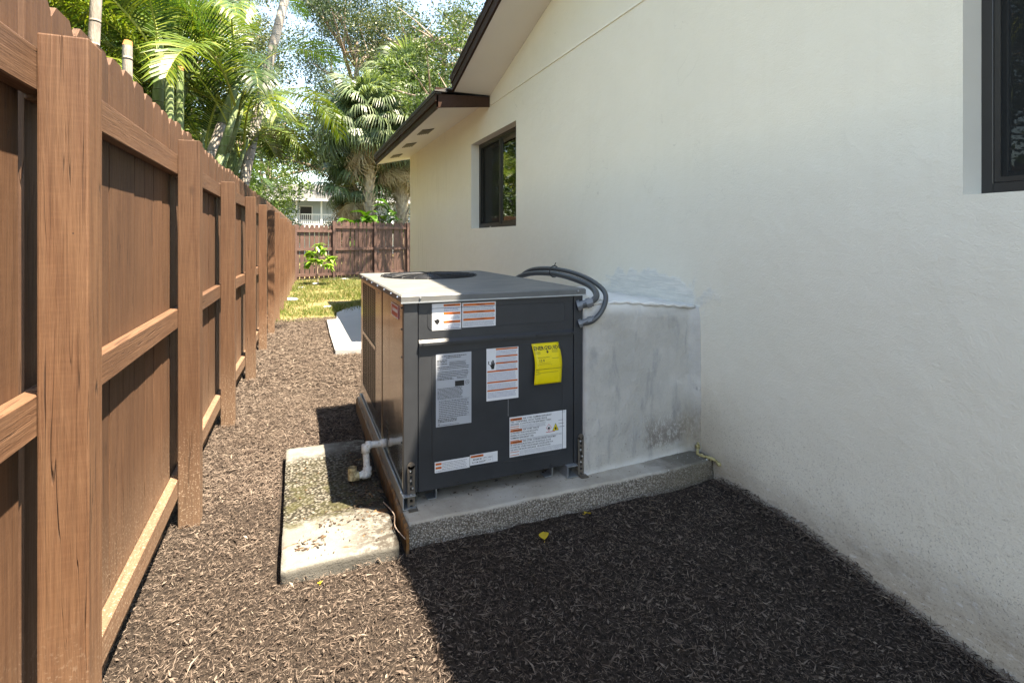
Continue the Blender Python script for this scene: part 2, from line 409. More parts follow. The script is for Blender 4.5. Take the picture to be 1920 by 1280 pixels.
M['ink_blue'] = mat_label('printed_small_blue', (.16, .19, .33))
M['alu_dark'] = mat_plain('bronze_window_frame', (.035, .033, .031), .38, .25, .15, 12)
def mat_glass(tint=.25):
    n = NT('window_glass'); n.t.nodes.remove(n.b)
    fr = n.n('ShaderNodeFresnel'); fr.inputs[0].default_value = 1.95
    tr = n.n('ShaderNodeBsdfTransparent'); tr.inputs[0].default_value = (tint, tint*1.02, tint, 1)
    gl = n.n('ShaderNodeBsdfGlossy'); gl.inputs['Roughness'].default_value = .01; gl.inputs[0].default_value = (.9, .93, .9, 1)
    w = n.coord('World'); bp = n.bump(n.noise(w, 2.5, 2), .05, .02); n.l(bp, gl.inputs['Normal'])
    mx = n.n('ShaderNodeMixShader'); n.l(fr.outputs[0], mx.inputs[0]); n.l(tr.outputs[0], mx.inputs[1]); n.l(gl.outputs[0], mx.inputs[2])
    n.l(mx.outputs[0], n.out.inputs[0]); return n.m
M['glass'] = mat_glass()
def mat_screen():
    n = NT('insect_screen_mesh'); n.t.nodes.remove(n.b)
    df = n.n('ShaderNodeBsdfDiffuse'); df.inputs[0].default_value = (.03, .032, .032, 1)
    tr = n.n('ShaderNodeBsdfTransparent'); mx = n.n('ShaderNodeMixShader'); mx.inputs[0].default_value = .62
    n.l(tr.outputs[0], mx.inputs[1]); n.l(df.outputs[0], mx.inputs[2]); n.l(mx.outputs[0], n.out.inputs[0]); return n.m
M['screen'] = mat_screen()
M['shingle'] = mat_plain('asphalt_shingle', (.10, .095, .09), .9, 0, .35, 22, .5)
M['dark_room'] = mat_plain('unlit_room', (.10, .095, .09), .8)
M['drip'] = mat_plain('drip_edge_metal', (.05, .042, .03), .6, 0)

# ground and plants
def gz(x, y):
    z = .012*noise.noise(Vector((x*1.3, y*1.3, 0)))+.011*noise.noise(Vector((x*4, y*4, 3)))+.006*noise.noise(Vector((x*9, y*9, 7)))
    t = min(1, max(0, (1.95-y)/1.15)); t = t*t*(3-2*t); u = min(1, max(0, (x-.1)/1.8))
    z -= .135*t*(.3+.7*u)
    return z
def gz_np(x, y):
    t = np.clip((1.95-y)/1.15, 0, 1); t = t*t*(3-2*t); u = np.clip((x-.1)/1.8, 0, 1)
    return -.135*t*(.3+.7*u)
def mat_ground():
    n = NT('soil_and_turf_ground'); w = n.coord('World'); p = n.sep(n.n('ShaderNodeNewGeometry').outputs['Position'])
    f = n.noise(w, 60, 6, .75); a = n.noise(w, 1.1, 5, .6); b = n.noise(w, 14, 5, .7)
    mul = n.mix(n.mapr(f, .35, .65), (.012, .009, .008), (.05, .038, .03))
    mul = n.mix(n.mapr(n.noise(n.coord('World', (1,.3,1)), 190, 4, .7), .58, .7), mul, (.11, .09, .07))
    tur = n.mix(n.mapr(a, .42, .58), (.075, .10, .022), (.24, .19, .095))
    tur = n.mix(n.math('MULTIPLY', n.mapr(f, .45, .65), .6), tur, (.10, .075, .04))
    yy = n.math('ADD', p[1], n.math('MULTIPLY', n.math('SUBTRACT', b, .5), 1.0))
    c = n.mix(n.mapr(yy, 9.2, 9.5), mul, tur)
    return n.fin(c, .95, n.bump(f, .9, .02), 0, .15)
M['ground'] = mat_ground()
def mat_island(name, stops, rough=.6, trans=0, spec=.3, obj=0, hue=None):
    n = NT(name); g = n.n('ShaderNodeNewGeometry').outputs['Random Per Island']
    c = n.ramp(g, stops)
    if obj:
        oi = n.n('ShaderNodeObjectInfo').outputs['Random']
        c = n.mix(1, c, n.ramp(oi, [(0, 1-obj), (1, 1+obj)]), 'MULTIPLY')
    w = n.coord('World'); c = n.mix(n.math('MULTIPLY', n.mapr(n.noise(w, 1.7, 3), .35, .7), .35), c, n.mix(1, c, (.6, .75, .6) if trans else (.62, .58, .55), 'MULTIPLY'))
    if name == 'shredded_bark': c = n.mix(n.math('MULTIPLY', n.mapr(n.noise(w, 11, 4, .7), .45, .65), .6), c, n.mix(1, c, (.42, .38, .36), 'MULTIPLY'))
    n.fin(c, rough, None, 0, spec)
    if trans:
        tl = n.n('ShaderNodeBsdfTranslucent'); mx = n.n('ShaderNodeMixShader'); mx.inputs[0].default_value = trans
        n.l(n.mix(1, c, (1.1, 1.15, .55), 'MULTIPLY'), tl.inputs[0])
        n.l(n.b.outputs[0], mx.inputs[1]); n.l(tl.outputs[0], mx.inputs[2]); n.l(mx.outputs[0], n.out.inputs[0])
    return n.m
M['chips'] = mat_island('shredded_bark', [(0,(.030,.021,.017)),(.25,(.10,.075,.060)),(.75,(.16,.127,.104)),(.97,(.195,.158,.13)),(.992,(.27,.225,.18)),(1,(.38,.33,.27))], .85, 0, .2)
M['grass'] = mat_island('turf_blades', [(0,(.05,.10,.012)),(.4,(.10,.15,.025)),(.6,(.20,.18,.06)),(1,(.33,.26,.13))], .6, .25)
M['areca'] = mat_island('areca_leaflet', [(0,(.038,.078,.010)),(.5,(.095,.145,.018)),(1,(.19,.22,.035))], .32, .3, .6, .4)
M['areca_dk'] = mat_island('areca_leaflet_dark', [(0,(.02,.05,.012)),(1,(.06,.11,.025))], .42, .35, .5, .3)  # darker leaf tone, given to every third frond mesh
M['sabal'] = mat_island('cabbage_palm_leaf', [(0,(.06,.095,.045)),(.5,(.12,.17,.075)),(1,(.24,.29,.15))], .4, .25, .5, .3)
M['sabal_dead'] = mat_island('dead_palm_leaf', [(0,(.18,.12,.065)),(.5,(.36,.27,.16)),(1,(.5,.41,.28))], .8, .1, .2, .3)
M['leaf_a'] = mat_island('tree_leaf_olive', [(0,(.025,.04,.014)),(.5,(.06,.08,.026)),(1,(.14,.15,.06))], .45, .3, .4, .15)
M['leaf_b'] = mat_island('tree_leaf_green', [(0,(.018,.042,.010)),(.5,(.05,.095,.018)),(1,(.12,.17,.04))], .45, .35, .4, .15)
M['leaf_c'] = mat_island('tree_leaf_blue', [(0,(.02,.045,.02)),(.5,(.04,.075,.03)),(1,(.09,.12,.045))], .5, .25, .4, .15)
M['sprout'] = mat_island('young_plant_leaf', [(0,(.10,.22,.02)),(1,(.24,.38,.05))], .35, .35, .5)
M['big_leaf'] = mat_island('large_glossy_leaf', [(0,(.03,.10,.01)),(1,(.10,.22,.02))], .3, .3, .6)
M['fallen'] = mat_island('yellow_fallen_leaf', [(0,(.55,.36,.02)),(1,(.62,.45,.05))], .5, .2)
M['debris'] = mat_island('leaf_debris', [(0,(.02,.014,.01)),(.6,(.06,.036,.022)),(1,(.14,.085,.04))], .8, 0)
def mat_bark(name, c1, c2, rings=0, sx=1):
    n = NT(name); w = n.coord('World'); v = n.coord('World', (1,1,.15))
    f = n.noise(v, 14*sx, 5, .7); b = n.noise(w, 4, 4)
    c = n.mix(n.mapr(f, .35, .65), c1, c2); c = n.mix(n.math('MULTIPLY', n.mapr(b, .5, .65), .4), c, [x*.5 for x in c1])
    nb = n.bump(f, .6, .03)
    if rings:
        z = n.sep(n.coord('Object'))[2]
        zz = n.math('ADD', n.math('MULTIPLY', z, rings), n.math('MULTIPLY', b, .10))
        fr = n.math('FRACT', zz); rg = n.mapr(n.math('ABSOLUTE', n.math('SUBTRACT', fr, .5)), .0, .07, 1, 0)
        c = n.mix(n.math('MULTIPLY', rg, .4), c, (.38, .36, .22) if rings > 8 else (.08, .06, .05)); nb = n.bump(rg, .7, .01, nb)
    return n.fin(c, .8, nb, 0, .2)
M['bark_grey'] = mat_bark('palm_stem_grey', (.26, .225, .19), (.40, .36, .31), 7)
M['bark_green'] = mat_bark('palm_stem_green', (.13, .19, .06), (.26, .32, .17), 11)
M['bark_cut'] = mat_plain('cut_stem_end', (.52, .24, .08), .8, 0, .3, 30, .4)
M['bark_sabal'] = mat_bark('cabbage_palm_trunk', (.30, .23, .155), (.52, .43, .32))
M['bark_tree'] = mat_bark('peeling_tree_bark', (.22, .155, .115), (.42, .34, .28), 0, .5)
M['yellow_stem'] = mat_plain('areca_rachis', (.30, .33, .05), .45, 0, .2)

# ================================================================== GROUND
def axis_lines(a, b, step, lo, hi):
    inner = list(np.arange(a, b+1e-6, step)); out = []; x = b; s = step*2
    while x < hi: x += s; s *= 1.35; out.append(min(x, hi))
    left = []; x = a; s = step*2
    while x > lo: x -= s; s *= 1.35; left.append(max(x, lo))
    return left[::-1]+inner+out
xs = axis_lines(-.9, 2.6, .06, -220, 220); ys = axis_lines(.4, 5.5, .06, -220, 320)
V = []
for y in ys:
    for x in xs: V.append((x, y, gz(x, y) if -3 < x < 4 and -2 < y < 25 else (0 if y > 1.9 else gz_np(np.float64(min(x,2.5)), np.float64(y)))))
nx = len(xs); F = np.array([(j*nx+i, j*nx+i+1, (j+1)*nx+i+1, (j+1)*nx+i) for j in range(len(ys)-1) for i in range(nx-1)])
g = mesh_obj('ground', np_mesh('ground', np.array(V, float), F, M['ground'], True)); tag(g, kind='structure')

# mulch shreds: real bits of bark, far too many to count
def shreds(n, x0, x1, y0, y1, lmin, lmax, w, lift=.012):
    x = rng.uniform(x0, x1, n); y = rng.uniform(y0, y1, n)
    keep = ~((x > -.08) & (x < .45) & (y > 2.24) & (y < 3.52)) & ~((x > .43) & (x < 2.2) & (y > 2.27) & (y < 4.35)) & (x < 2.19)
    keep &= ~((x > .43) & (y > 6.45) & (y < 9.1))
    x, y = x[keep], y[keep]; n = len(x)
    L = rng.uniform(0, 1, n)**2.2*(lmax-lmin)+lmin; W = w*rng.uniform(.45, 1.5, n)*(.6+.4*L/lmax)
    cl = np.array([noise.noise(Vector((a*5, b*5, 9)))for a, b in zip(x, y)])
    yaw = rng.uniform(0, 2*PI, n)+cl*.6; pit = rng.normal(0, .3, n); roll = rng.normal(0, .6, n)
    z0 = np.array([gz(a, b) for a, b in zip(x, y)])+rng.uniform(0, lift, n)+.004+cl*.008
    d = np.stack([np.cos(yaw)*np.cos(pit), np.sin(yaw)*np.cos(pit), np.sin(pit)], 1)
    s = np.stack([-np.sin(yaw)*np.cos(roll), np.cos(yaw)*np.cos(roll), np.sin(roll)], 1)
    u = np.cross(d, s); c = np.stack([x, y, z0], 1)
    Lh = (L/2)[:, None]; Wh = (W/2)[:, None]; bend = (rng.normal(0, .05, n)*L)[:, None]
    a = c-d*Lh+s*Wh*.2; b1 = c+s*Wh+s*bend; b2 = c-s*Wh+s*bend; e = c+u*Wh*.7+s*bend; f = c+d*Lh-s*Wh*.2
    V = np.stack([a, b1, b2, e, f], 1).reshape(-1, 3)
    base = (np.arange(n)*5)[:, None, None]
    T = np.array([[0,3,1],[0,2,3],[1,3,4],[2,4,3]])[None]+base
    return V, T.reshape(-1, 3)
parts = [shreds(95000, -.62, 2.19, .55, 3.0, .005, .030, .0028, .017),
         shreds(7000, -.62, 2.19, .55, 3.2, .012, .034, .0085, .014),
         shreds(3000, -.62, 2.19, .55, 3.4, .018, .060, .0036, .018),
         shreds(450, -.5, 2.15, .7, 3.2, .045, .085, .006, .010),
         shreds(110, -.5, 2.15, .7, 4, .025, .045, .014, .01),
         shreds(2600, 2.13, 2.19, .6, 2.27, .008, .05, .004, .034),
         shreds(30000, -.6, .5, 3.0, 5.0, .01, .055, .0048, .015),
         shreds(34000, -.62, .7, 5.0, 9.6, .015, .075, .008, .018),
         shreds(5000, .4, 2.1, 4.3, 9.5, .015, .075, .008, .018)]
Vs = []; Fs = []; o_ = 0
for v_, t_ in parts: Vs.append(v_); Fs.append(t_+o_); o_ += len(v_)
mu = mesh_obj('mulch', np_mesh('mulch', np.concatenate(Vs), np.concatenate(Fs), M['chips']))
tag(mu, 'loose brown shredded bark mulch covering the side yard', 'mulch', kind='stuff')

# lawn
def blades(n, x0, x1, y0, y1, h):
    x = rng.uniform(x0, x1, n); y = rng.uniform(y0, y1, n)
    pn = np.array([noise.noise(Vector((a*1.1, b*.8, 4))) for a, b in zip(x, y)])
    keep = rng.uniform(-.45, .5, n) < pn+.15; x, y, pn = x[keep], y[keep], pn[keep]; n = len(x)
    yaw = rng.uniform(0, 2*PI, n); H = h*rng.uniform(.4, 1.2, n)*(1+pn); w = .006
    s = np.stack([np.cos(yaw), np.sin(yaw), np.zeros(n)], 1)*w; c = np.stack([x, y, np.full(n, 0.0)], 1)
    ln = np.stack([rng.normal(0, .5, n)*H, rng.normal(0, .5, n)*H, H], 1)
    V = np.stack([c-s, c+s, c+ln*.6+s*.7, c+ln], 1).reshape(-1, 3)
    F = np.array([[0,1,2,3]])+(np.arange(n)*4)[:, None]
    return V, F
V, F = blades(45000, -.35, 3.2, 9.3, 18.7, .07)
gr = mesh_obj('lawn_grass', np_mesh('lawn_grass', V, F, M['grass'])); tag(gr, 'patchy green and straw coloured turf before the far fence', 'grass', kind='stuff')

# ================================================================== LEFT FENCE
posts = [(-.02,-.505),(1.404,-.504),(2.86,-.508),(4.27,-.495),(5.63,-.445),(7.08,-.415),(8.22,-.365),(9.5,-.33),(10.85,-.29),(12.2,-.25),(13.55,-.215),(14.9,-.175),(16.25,-.135),(17.6,-.095),(18.55,-.06)]
posts = [(-1.45,-.505)]+posts
fence = thing('wooden_fence', 'long brown stained board fence with posts facing the side yard', 'fence', (-.5, 1.4, 0))
def board_mesh(w, h, t, ear=.03, sag=0):
    b = bmesh.new()
    pr = [(-w/2,0),(w/2,0),(w/2,h-ear),(w/2-ear*.9,h),(-w/2+ear*.9,h),(-w/2,h-ear)]
    vs = [b.verts.new((t*i, u, v)) for i in (0, 1) for u, v in pr]
    n = 6
    b.faces.new(vs[:n][::-1]); b.faces.new(vs[n:])
    for i in range(n): b.faces.new((vs[i], vs[(i+1)%n], vs[(i+1)%n+n], vs[i+n]))
    bmesh.ops.recalc_face_normals(b, faces=b.faces)
    me = bpy.data.meshes.new('picket'); b.to_mesh(me); b.free(); return me
pick_m = []
for i in range(6):
    me = board_mesh(.136+random.uniform(-.003,.003), 1.90+random.uniform(-.012,.012), .016); me.materials.append(M['picket']); pick_m.append(me)
def rel(o, parent, loc):
    o.parent = parent; o.location = Vector(loc)-parent.location; return o
post_h = {1.404:1.787, 2.86:1.817, 4.27:1.765, 5.63:1.76, 7.08:1.775}
for i, (y, x) in enumerate(posts):
    h = post_h.get(y, random.uniform(1.75, 1.80)); z0 = min(gz(x+.05, y), 0)-.12
    b = MB(); b.box(0, .089, 0, .089, 0, h-z0); o = b.build('post', M['post'], None, .004, seg=2)
    rel(o, fence, (x, y, z0)); o.rotation_euler.z = 0
def bay(y0, x0, y1, x1, gap):
    d = Vector((x1-x0, y1-y0, 0)); L = d.length; ang = math.atan2(-d.x, d.y)
    nrm = Vector((-math.cos(ang), -math.sin(ang), 0))
    A = Vector((x0, y0+.0445, 0))
    for z0, dz in ((.145, .0), (.935, 0), (1.658, 0)):
        jit = random.uniform(-.006, .006)
        b = MB(); b.box(-.038, -.0005, 0, L-.001, 0, .089 if z0 < 1.6 else .092); o = b.build('rail', M['rail'], None, .003, seg=1)
        rel(o, fence, A+Vector((0,0,z0+jit))); o.rotation_euler.z = ang
    s = .0; w = .1405
    L2 = L-(.013 if gap else 0); n = int((L2)/w); w = L2/n
    for k in range(n):
        me = random.choice(pick_m)
        o = bpy.data.objects.new('picket', me); col.objects.link(o)
        u = (k+.5)*w
        off = .0385+.016+random.uniform(0, .0025)
        p = A+d.normalized()*u+nrm*off
        rel(o, fence, (p.x, p.y, .035+random.uniform(-.008, .008)))
        o.rotation_euler = (random.gauss(0, .0025), 0, ang+random.gauss(0, .006))
for i in range(len(posts)-1):
    bay(posts[i][0], posts[i][1], posts[i+1][0], posts[i+1][1], i in (1, 2))

# ================================================================== FAR FENCE
ff = thing('wooden_fence', 'dark brown picket fence closing the far end behind the small plant', 'fence', (-.02, 18.62, 0))
fd = Vector((4.0, 1.2, 0)).normalized(); fa = math.atan2(fd.y, fd.x)
dk = []
for i in range(5):
    b = MB(); w, h, t, e = .135, 1.0, .016, .03
    b.prism([(-w/2,0),(w/2,0),(w/2,h-.03),(w/2-.035,h),(-w/2+.035,h),(-w/2,h-.03)], 'y', 0, t)
    o = b.build('picket', M['dark_picket']); dk.append(o.data); bpy.data.objects.remove(o)
fu = [0.0, 1.27, 2.77, 4.08, 5.5, 6.9, 8.3]
for i, u in enumerate(fu):
    p = Vector((-.02, 18.62, 0))+fd*u
    b = MB(); b.box(-.045, .045, -.09, 0, -.1, 1.98 if i else 1.84); o = b.build('post', M['dark_rail'], None, .004)
    rel(o, ff, p); o.rotation_euler.z = fa
for i in range(len(fu)-1):
    H = 1.83 if i == 0 else 1.97
    L = fu[i+1]-fu[i]; p = Vector((-.02, 18.62, 0))+fd*fu[i]
    for z in (.12, .98, H-.24):
        b = MB(); b.box(.046, L-.046, -.045, -.001, 0, .09); o = b.build('rail', M['dark_rail'], None); rel(o, ff, p+Vector((0,0,z))); o.rotation_euler.z = fa
    n = int(L/.145)
    for k in range(n):
        q = p+fd*((k+.5)*L/n); o = bpy.data.objects.new('picket', random.choice(dk)); col.objects.link(o)
        rel(o, ff, (q.x, q.y, .05)); o.rotation_euler = (0, random.gauss(0, .004), fa+random.gauss(0, .008)); o.scale = (1 if random.random() > .3 else .93, 1, H-.05+random.uniform(-.012, .012))

# ================================================================== HOUSE
W = 2.19; RID = .9; S = .277; ZE = 3.10; YE = 6.02; FARY = 10.84
def rz(y): return ZE+S*(YE-max(y, RID)) if y >= RID else ZE+S*(YE-RID)-S*(RID-y)
house = thing('house', 'cream stucco house wall with brown trim running along the right side', 'house', (W, 2.4, 0))
wins = [(5.198, 6.755, 1.496, 2.628), (-.44, 1.114, 1.508, 2.64)]
RD = .115
def wall_mesh():
    b = MB()
    ysb = sorted(set([-4.5, -.44, RID, 1.114, 5.198, YE, 6.755, FARY]))
    for i in range(len(ysb)-1):
        y0, y1 = ysb[i], ysb[i+1]; hole = [w for w in wins if w[0] <= y0+1e-4 and y1 <= w[1]+1e-4]
        top0, top1 = (rz(y0), rz(y1)) if y1 <= YE+1e-4 else (3.075, 3.075)
        zs = [(-.35, None)]
        if hole:
            w = hole[0]
            b.add([(W,y0,-.35),(W,y1,-.35),(W,y1,w[2]),(W,y0,w[2])], [(0,1,2,3)])
            b.add([(W,y0,w[3]),(W,y1,w[3]),(W,y1,top1),(W,y0,top0)], [(0,1,2,3)])
        else: b.add([(W,y0,-.35),(W,y1,-.35),(W,y1,top1),(W,y0,top0)], [(0,1,2,3)])
    # end wall returning at the far corner and near end
    b.add([(W,FARY,-.35),(9,FARY,-.35),(9,FARY,3.075),(W,FARY,3.075)], [(0,1,2,3)])
    b.add([(W,-4.5,-.35),(9,-4.5,-.35),(9,-4.5,rz(-4.5)),(W,-4.5,rz(-4.5))], [(0,1,2,3)])
    b.add([(9,-4.5,-.35),(9,FARY,-.35),(9,FARY,3.075),(9,-4.5,3.0)], [(0,1,2,3)])
    return b
wl = wall_mesh(); me_wall = wl.build('wall', M['stucco'], house)
# inner lining, so that the rooms are dark boxes
b = MB()
for (y0, y1, z0, z1) in wins:
    x0 = W+RD+.06
    b.add([(x0,y0-.3,z0-.9),(x0+3,y0-.3,z0-.9),(x0+3,y1+.3,z0-.9),(x0,y1+.3,z0-.9),(x0,y0-.3,z1+.15),(x0+3,y0-.3,z1+.15),(x0+3,y1+.3,z1+.15),(x0,y1+.3,z1+.15)],
          [(0,1,2,3),(4,5,6,7),(0,1,5,4),(1,2,6,5),(2,3,7,6)])
b.build('room_lining', M['dark_room'], house)
for (y0, y1, z0, z1) in wins:
    b = MB(); x1 = W+RD+.06
    b.add([(W,y0,z0),(W,y1,z0),(W,y1,z1),(W,y0,z1),(x1,y0,z0),(x1,y1,z0),(x1,y1,z1),(x1,y0,z1)], [(0,1,5,4),(1,2,6,5),(2,3,7,6),(3,0,4,7)])
    b.build('window_reveal', M['reveal'], house)
    # frame
    xf = W+RD; ym = (y0+y1)/2; t = .035
    b = MB()
    b.box(xf-.004, xf+.06, y0, y0+t, z0, z1); b.box(xf-.004, xf+.06, y1-t, y1, z0, z1)
    b.box(xf-.006, xf+.06, y0+t, y1-t, z0, z0+t+.008); b.box(xf-.006, xf+.06, y0+t, y1-t, z1-t, z1)
    b.box(xf+.004, xf+.05, ym-.02, ym+.02, z0+t+.008, z1-t)
    fr = b.build('window', M['alu_dark'], house, .002)
    for k, (a, c) in enumerate(((y0+t, ym-.02), (ym+.02, y1-t))):
        xo = xf+.012 if k == 0 else xf+.026
        b = MB(); q = .028; zb, zt = z0+t+.008, z1-t
        b.box(xo, xo+.02, a, a+q, zb, zt); b.box(xo, xo+.02, c-q, c, zb, zt); b.box(xo, xo+.02, a+q, c-q, zb, zb+q+.01); b.box(xo, xo+.02, a+q, c-q, zt-q, zt)
        b.build('sash', M['alu_dark'], fr, .0015)
        b = MB(); b.box(xo+.008, xo+.012, a+q, c-q, zb+q+.01, zt-q); b.build('pane', M['glass'], fr)
    # insect screen in front of the far half of each window
    a, c = (ym+.005, y1-t-.002); q = .018; zb, zt = z0+t+.01, z1-t-.002
    b = MB(); b.box(xf+.0, xf+.010, a, a+q, zb, zt); b.box(xf+.0, xf+.010, c-q, c, zb, zt); b.box(xf+.0, xf+.010, a+q, c-q, zb, zb+q); b.box(xf+.0, xf+.010, a+q, c-q, zt-q, zt)
    b.build('screen_frame', M['alu_dark'], fr)
    b = MB(); b.add([(xf+.005,a+q,zb+q),(xf+.005,c-q,zb+q),(xf+.005,c-q,zt-q),(xf+.005,a+q,zt-q)], [(0,1,2,3)]); b.build('insect_screen', M['screen'], fr)
    b = MB(); b.box(xf-.009, xf-.005, ym+.30, ym+.345, z0+.012, z0+.022); b.build('sash_latch', M['lab_white'], fr)
# thin horizontal joint of the upper stucco (proud lip)
b = MB(); b.prism([(W-.009, 2.972), (W+.001, 2.966), (W+.001, 2.99), (W-.003, 2.988)], 'y', -4.4, YE-.03); b.build('stucco_joint', M['stucco'], house)
# rake soffit
XO = 1.732
def strip(b, x0, x1, f0, f1, ya, yb):   # sloped slab between two height functions
    pass
b = MB()
yk = [YE-.0, RID, -4.9]
prof = [(YE, rz(YE)), (RID, rz(RID)), (-4.9, rz(-4.9))]
b.prism([(y, z) for y, z in prof]+[(y, z+.02) for y, z in prof[::-1]], 'x', XO+.002, W-.001); b.build('rake_soffit', M['soffit'], house)
b = MB(); b.prism([(y, z-.012) for y, z in prof]+[(y, z+.150) for y, z in prof[::-1]], 'x', XO-.024, XO+.001); b.build('rake_board', M['fascia'], house, .002)
b = MB(); b.prism([(y, z+.085) for y, z in prof]+[(y, z+.165) for y, z in prof[::-1]], 'x', XO-.034, XO-.0245); b.build('rake_trim', M['fascia'], house, .002)
b = MB(); b.prism([(y, z+.166) for y, z in prof]+[(y, z+.176) for y, z in prof[::-1]], 'x', XO-.03, 9.2); b.build('drip_edge', M['drip'], house)
# shingles: stepped courses over the roof planes
b = MB()
def course(y0, y1, z0, z1, x0, x1): b.prism([(y0, z0+.177), (y1, z1+.177), (y1, z1+.189), (y0, z0+.195)], 'x', x0, x1)
y = YE+.05; k = 0
while y > RID:
    course(y, max(RID, y-.14), rz(y), rz(max(RID, y-.14)), XO-.036-.005*(k%2)-random.uniform(0,.004), 9.2); y -= .14; k += 1
y = -4.95
while y < RID:
    course(y, min(RID, y+.14), rz(y), rz(min(RID, y+.14)), XO-.036-random.uniform(0,.008), 9.2); y += .14
rf = b.build('roof', M['shingle'], house)
b = MB(); b.prism([(RID-.14, rz(RID)+.165), (RID, rz(RID)+.205), (RID+.14, rz(RID)+.165), (RID, rz(RID)+.19)], 'x', XO-.045, 9.2); b.build('ridge_cap', M['shingle'], rf)
# lower eave beyond: sloped soffit rising to the wall
EX = 1.53; EY1 = 11.12; ZS0, ZS1 = 2.905, 3.07
b = MB(); b.prism([(EX+.02, ZS0), (W+.1, ZS1), (W+.1, ZS1+.02), (EX+.02, ZS0+.02)], 'y', YE+.03, EY1-.02); so = b.build('eave_soffit', M['soffit'], house)
# vents in the eave soffit
def soff_z(x): return ZS0+(ZS1-ZS0)*(x-EX-.02)/(W+.1-EX-.02)
for yv in (7.55, 8.75, 10.0):
    v = MB(); x0, x1 = 1.72, 1.86
    v.add([(x0,yv,soff_z(x0)-.004),(x1,yv,soff_z(x1)-.004),(x1,yv+.36,soff_z(x1)-.004),(x0,yv+.36,soff_z(x0)-.004)], [(0,1,2,3)])
    vt = v.build('soffit_vent', M['black'], house)
    v = MB()
    for q in range(5):
        xx = x0+.008+q*.03; v.box(xx, xx+.016, yv, yv+.36, soff_z(xx)-.013, soff_z(xx)-.007)
    v.box(x0-.015, x0, yv-.015, yv+.375, soff_z(x0)-.012, soff_z(x0)-.005); v.box(x1, x1+.015, yv-.015, yv+.375, soff_z(x1)-.012, soff_z(x1)-.003)
    v.build('vent_slats', M['strap'], vt)
b = MB(); b.box(EX-.0, EX+.019, YE, EY1, 2.885, 3.045); b.build('fascia', M['fascia'], house, .002)
b = MB(); b.box(EX-.022, EX-.001, YE-.002, EY1, 2.965, 3.05); b.build('fascia_trim', M['fascia'], house, .002)
b = MB(); b.prism([(EX-.03, 3.052), (EX-.03, 3.068), (EX+.05, 3.075), (EX+.05, 3.056)], 'y', YE-.01, EY1+.02); b.build('eave_drip_edge', M['drip'], house)
b = MB(); b.prism([(EX+.0, 2.895), (W-.001, 2.965), (W-.001, 3.085), (EX+.0, 3.052)], 'y', YE-.0, YE+.028); b.build('eave_end_board', M['fascia'], house, .002)
b = MB(); b.prism([(EX, 2.89), (W+.1, 3.06), (W+.1, 3.1), (EX, 3.04)], 'y', EY1-.018, EY1); b.build('eave_back_board', M['soffit'], house)
b = MB(); b.prism([(EX-.03, 3.07), (9.0, 3.07+.26*7.47), (9.0, 3.10+.26*7.47), (EX-.03, 3.085)], 'y', YE-.03, EY1+.03)
for k in range(30):
    x = EX-.035+k*.14; b.box(x, x+.15, YE-.035, EY1+.035, 3.078+.26*(k*.14), 3.088+.26*(k*.14+.14)-.03)
b.build('lower_roof', M['shingle'], house)
b = MB(); b.box(EX+.0, EX+.13, YE+.06, YE+.078, 3.06, 3.15); b.build('gutter_end', M['fascia'], house)

# ================================================================== SLAB, PAD, PATH
def rough_block(name, x0, x1, y0, y1, z0, z1, step, mat, fn, amp_side, amp_top):
    bm = bmesh.new()
    nx, ny, nz = max(2,int((x1-x0)/step)), max(2,int((y1-y0)/step)), max(2,int((z1-z0)/(step*.6)))
    vd = {}
    def vert(i, j, k):
        if (i,j,k) in vd: return vd[(i,j,k)]
        x = x0+(x1-x0)*i/nx; y = y0+(y1-y0)*j/ny; z = z0+(z1-z0)*k/nz
        p = Vector((x, y, z)); n1 = noise.noise(p*34)+.6*noise.noise(p*70); n2 = noise.noise(p*9); n3 = noise.noise(p*3)
        if k == nz: p.z += amp_top*n2+.002*n1
        edge = .6 if k == nz else 1
        if j == 0: p.y += amp_side*(n1*.6+n2)*edge+(.010 if k == nz else 0)
        if i == 0: p.x += amp_side*(n1*.5+n2)*edge
        p = fn(p, n1, n2, n3) if fn else p
        vd[(i,j,k)] = bm.verts.new(p); return vd[(i,j,k)]
    for i in range(nx):
        for j in range(ny): bm.faces.new((vert(i,j,nz), vert(i+1,j,nz), vert(i+1,j+1,nz), vert(i,j+1,nz)))
    for k in range(nz):
        for i in range(nx):
            bm.faces.new((vert(i,0,k), vert(i+1,0,k), vert(i+1,0,k+1), vert(i,0,k+1))); bm.faces.new((vert(i+1,ny,k), vert(i,ny,k), vert(i,ny,k+1), vert(i+1,ny,k+1)))
        for j in range(ny):
            bm.faces.new((vert(0,j+1,k), vert(0,j,k), vert(0,j,k+1), vert(0,j+1,k+1))); bm.faces.new((vert(nx,j,k), vert(nx,j+1,k), vert(nx,j+1,k+1), vert(nx,j,k+1)))
    me = bpy.data.meshes.new(name); bm.to_mesh(me); bm.free(); me.materials.append(mat)
    me.polygons.foreach_set('use_smooth', [True]*len(me.polygons))
    return mesh_obj(name, me)
def slab_fn(p, n1, n2, n3):
    if p.y < 2.32 and p.x > 1.95: p.y += (p.x-1.95)*.12
    return p
sl = rough_block('concrete_slab', .452, 2.188, 2.285, 4.3, -.16, .112, .02, M['slab'], slab_fn, .009, .003)
tag(sl, 'rough grey concrete slab under the air conditioner reaching the wall', 'concrete slab')
def pad_fn(p, n1, n2, n3):
    if p.z > .03:
        q = max(0, 1-abs(p.y-2.62)/.03); p.z -= .006*q
        if 2.62 < p.y < 3.3: p.z -= .008
        if p.y < 2.3 and p.x < .0: p.z -= .004
    return p
pd = rough_block('small_concrete_pad', -.052, .405, 2.235, 3.5, -.12, .066, .022, M['pad'], pad_fn, .003, .003)
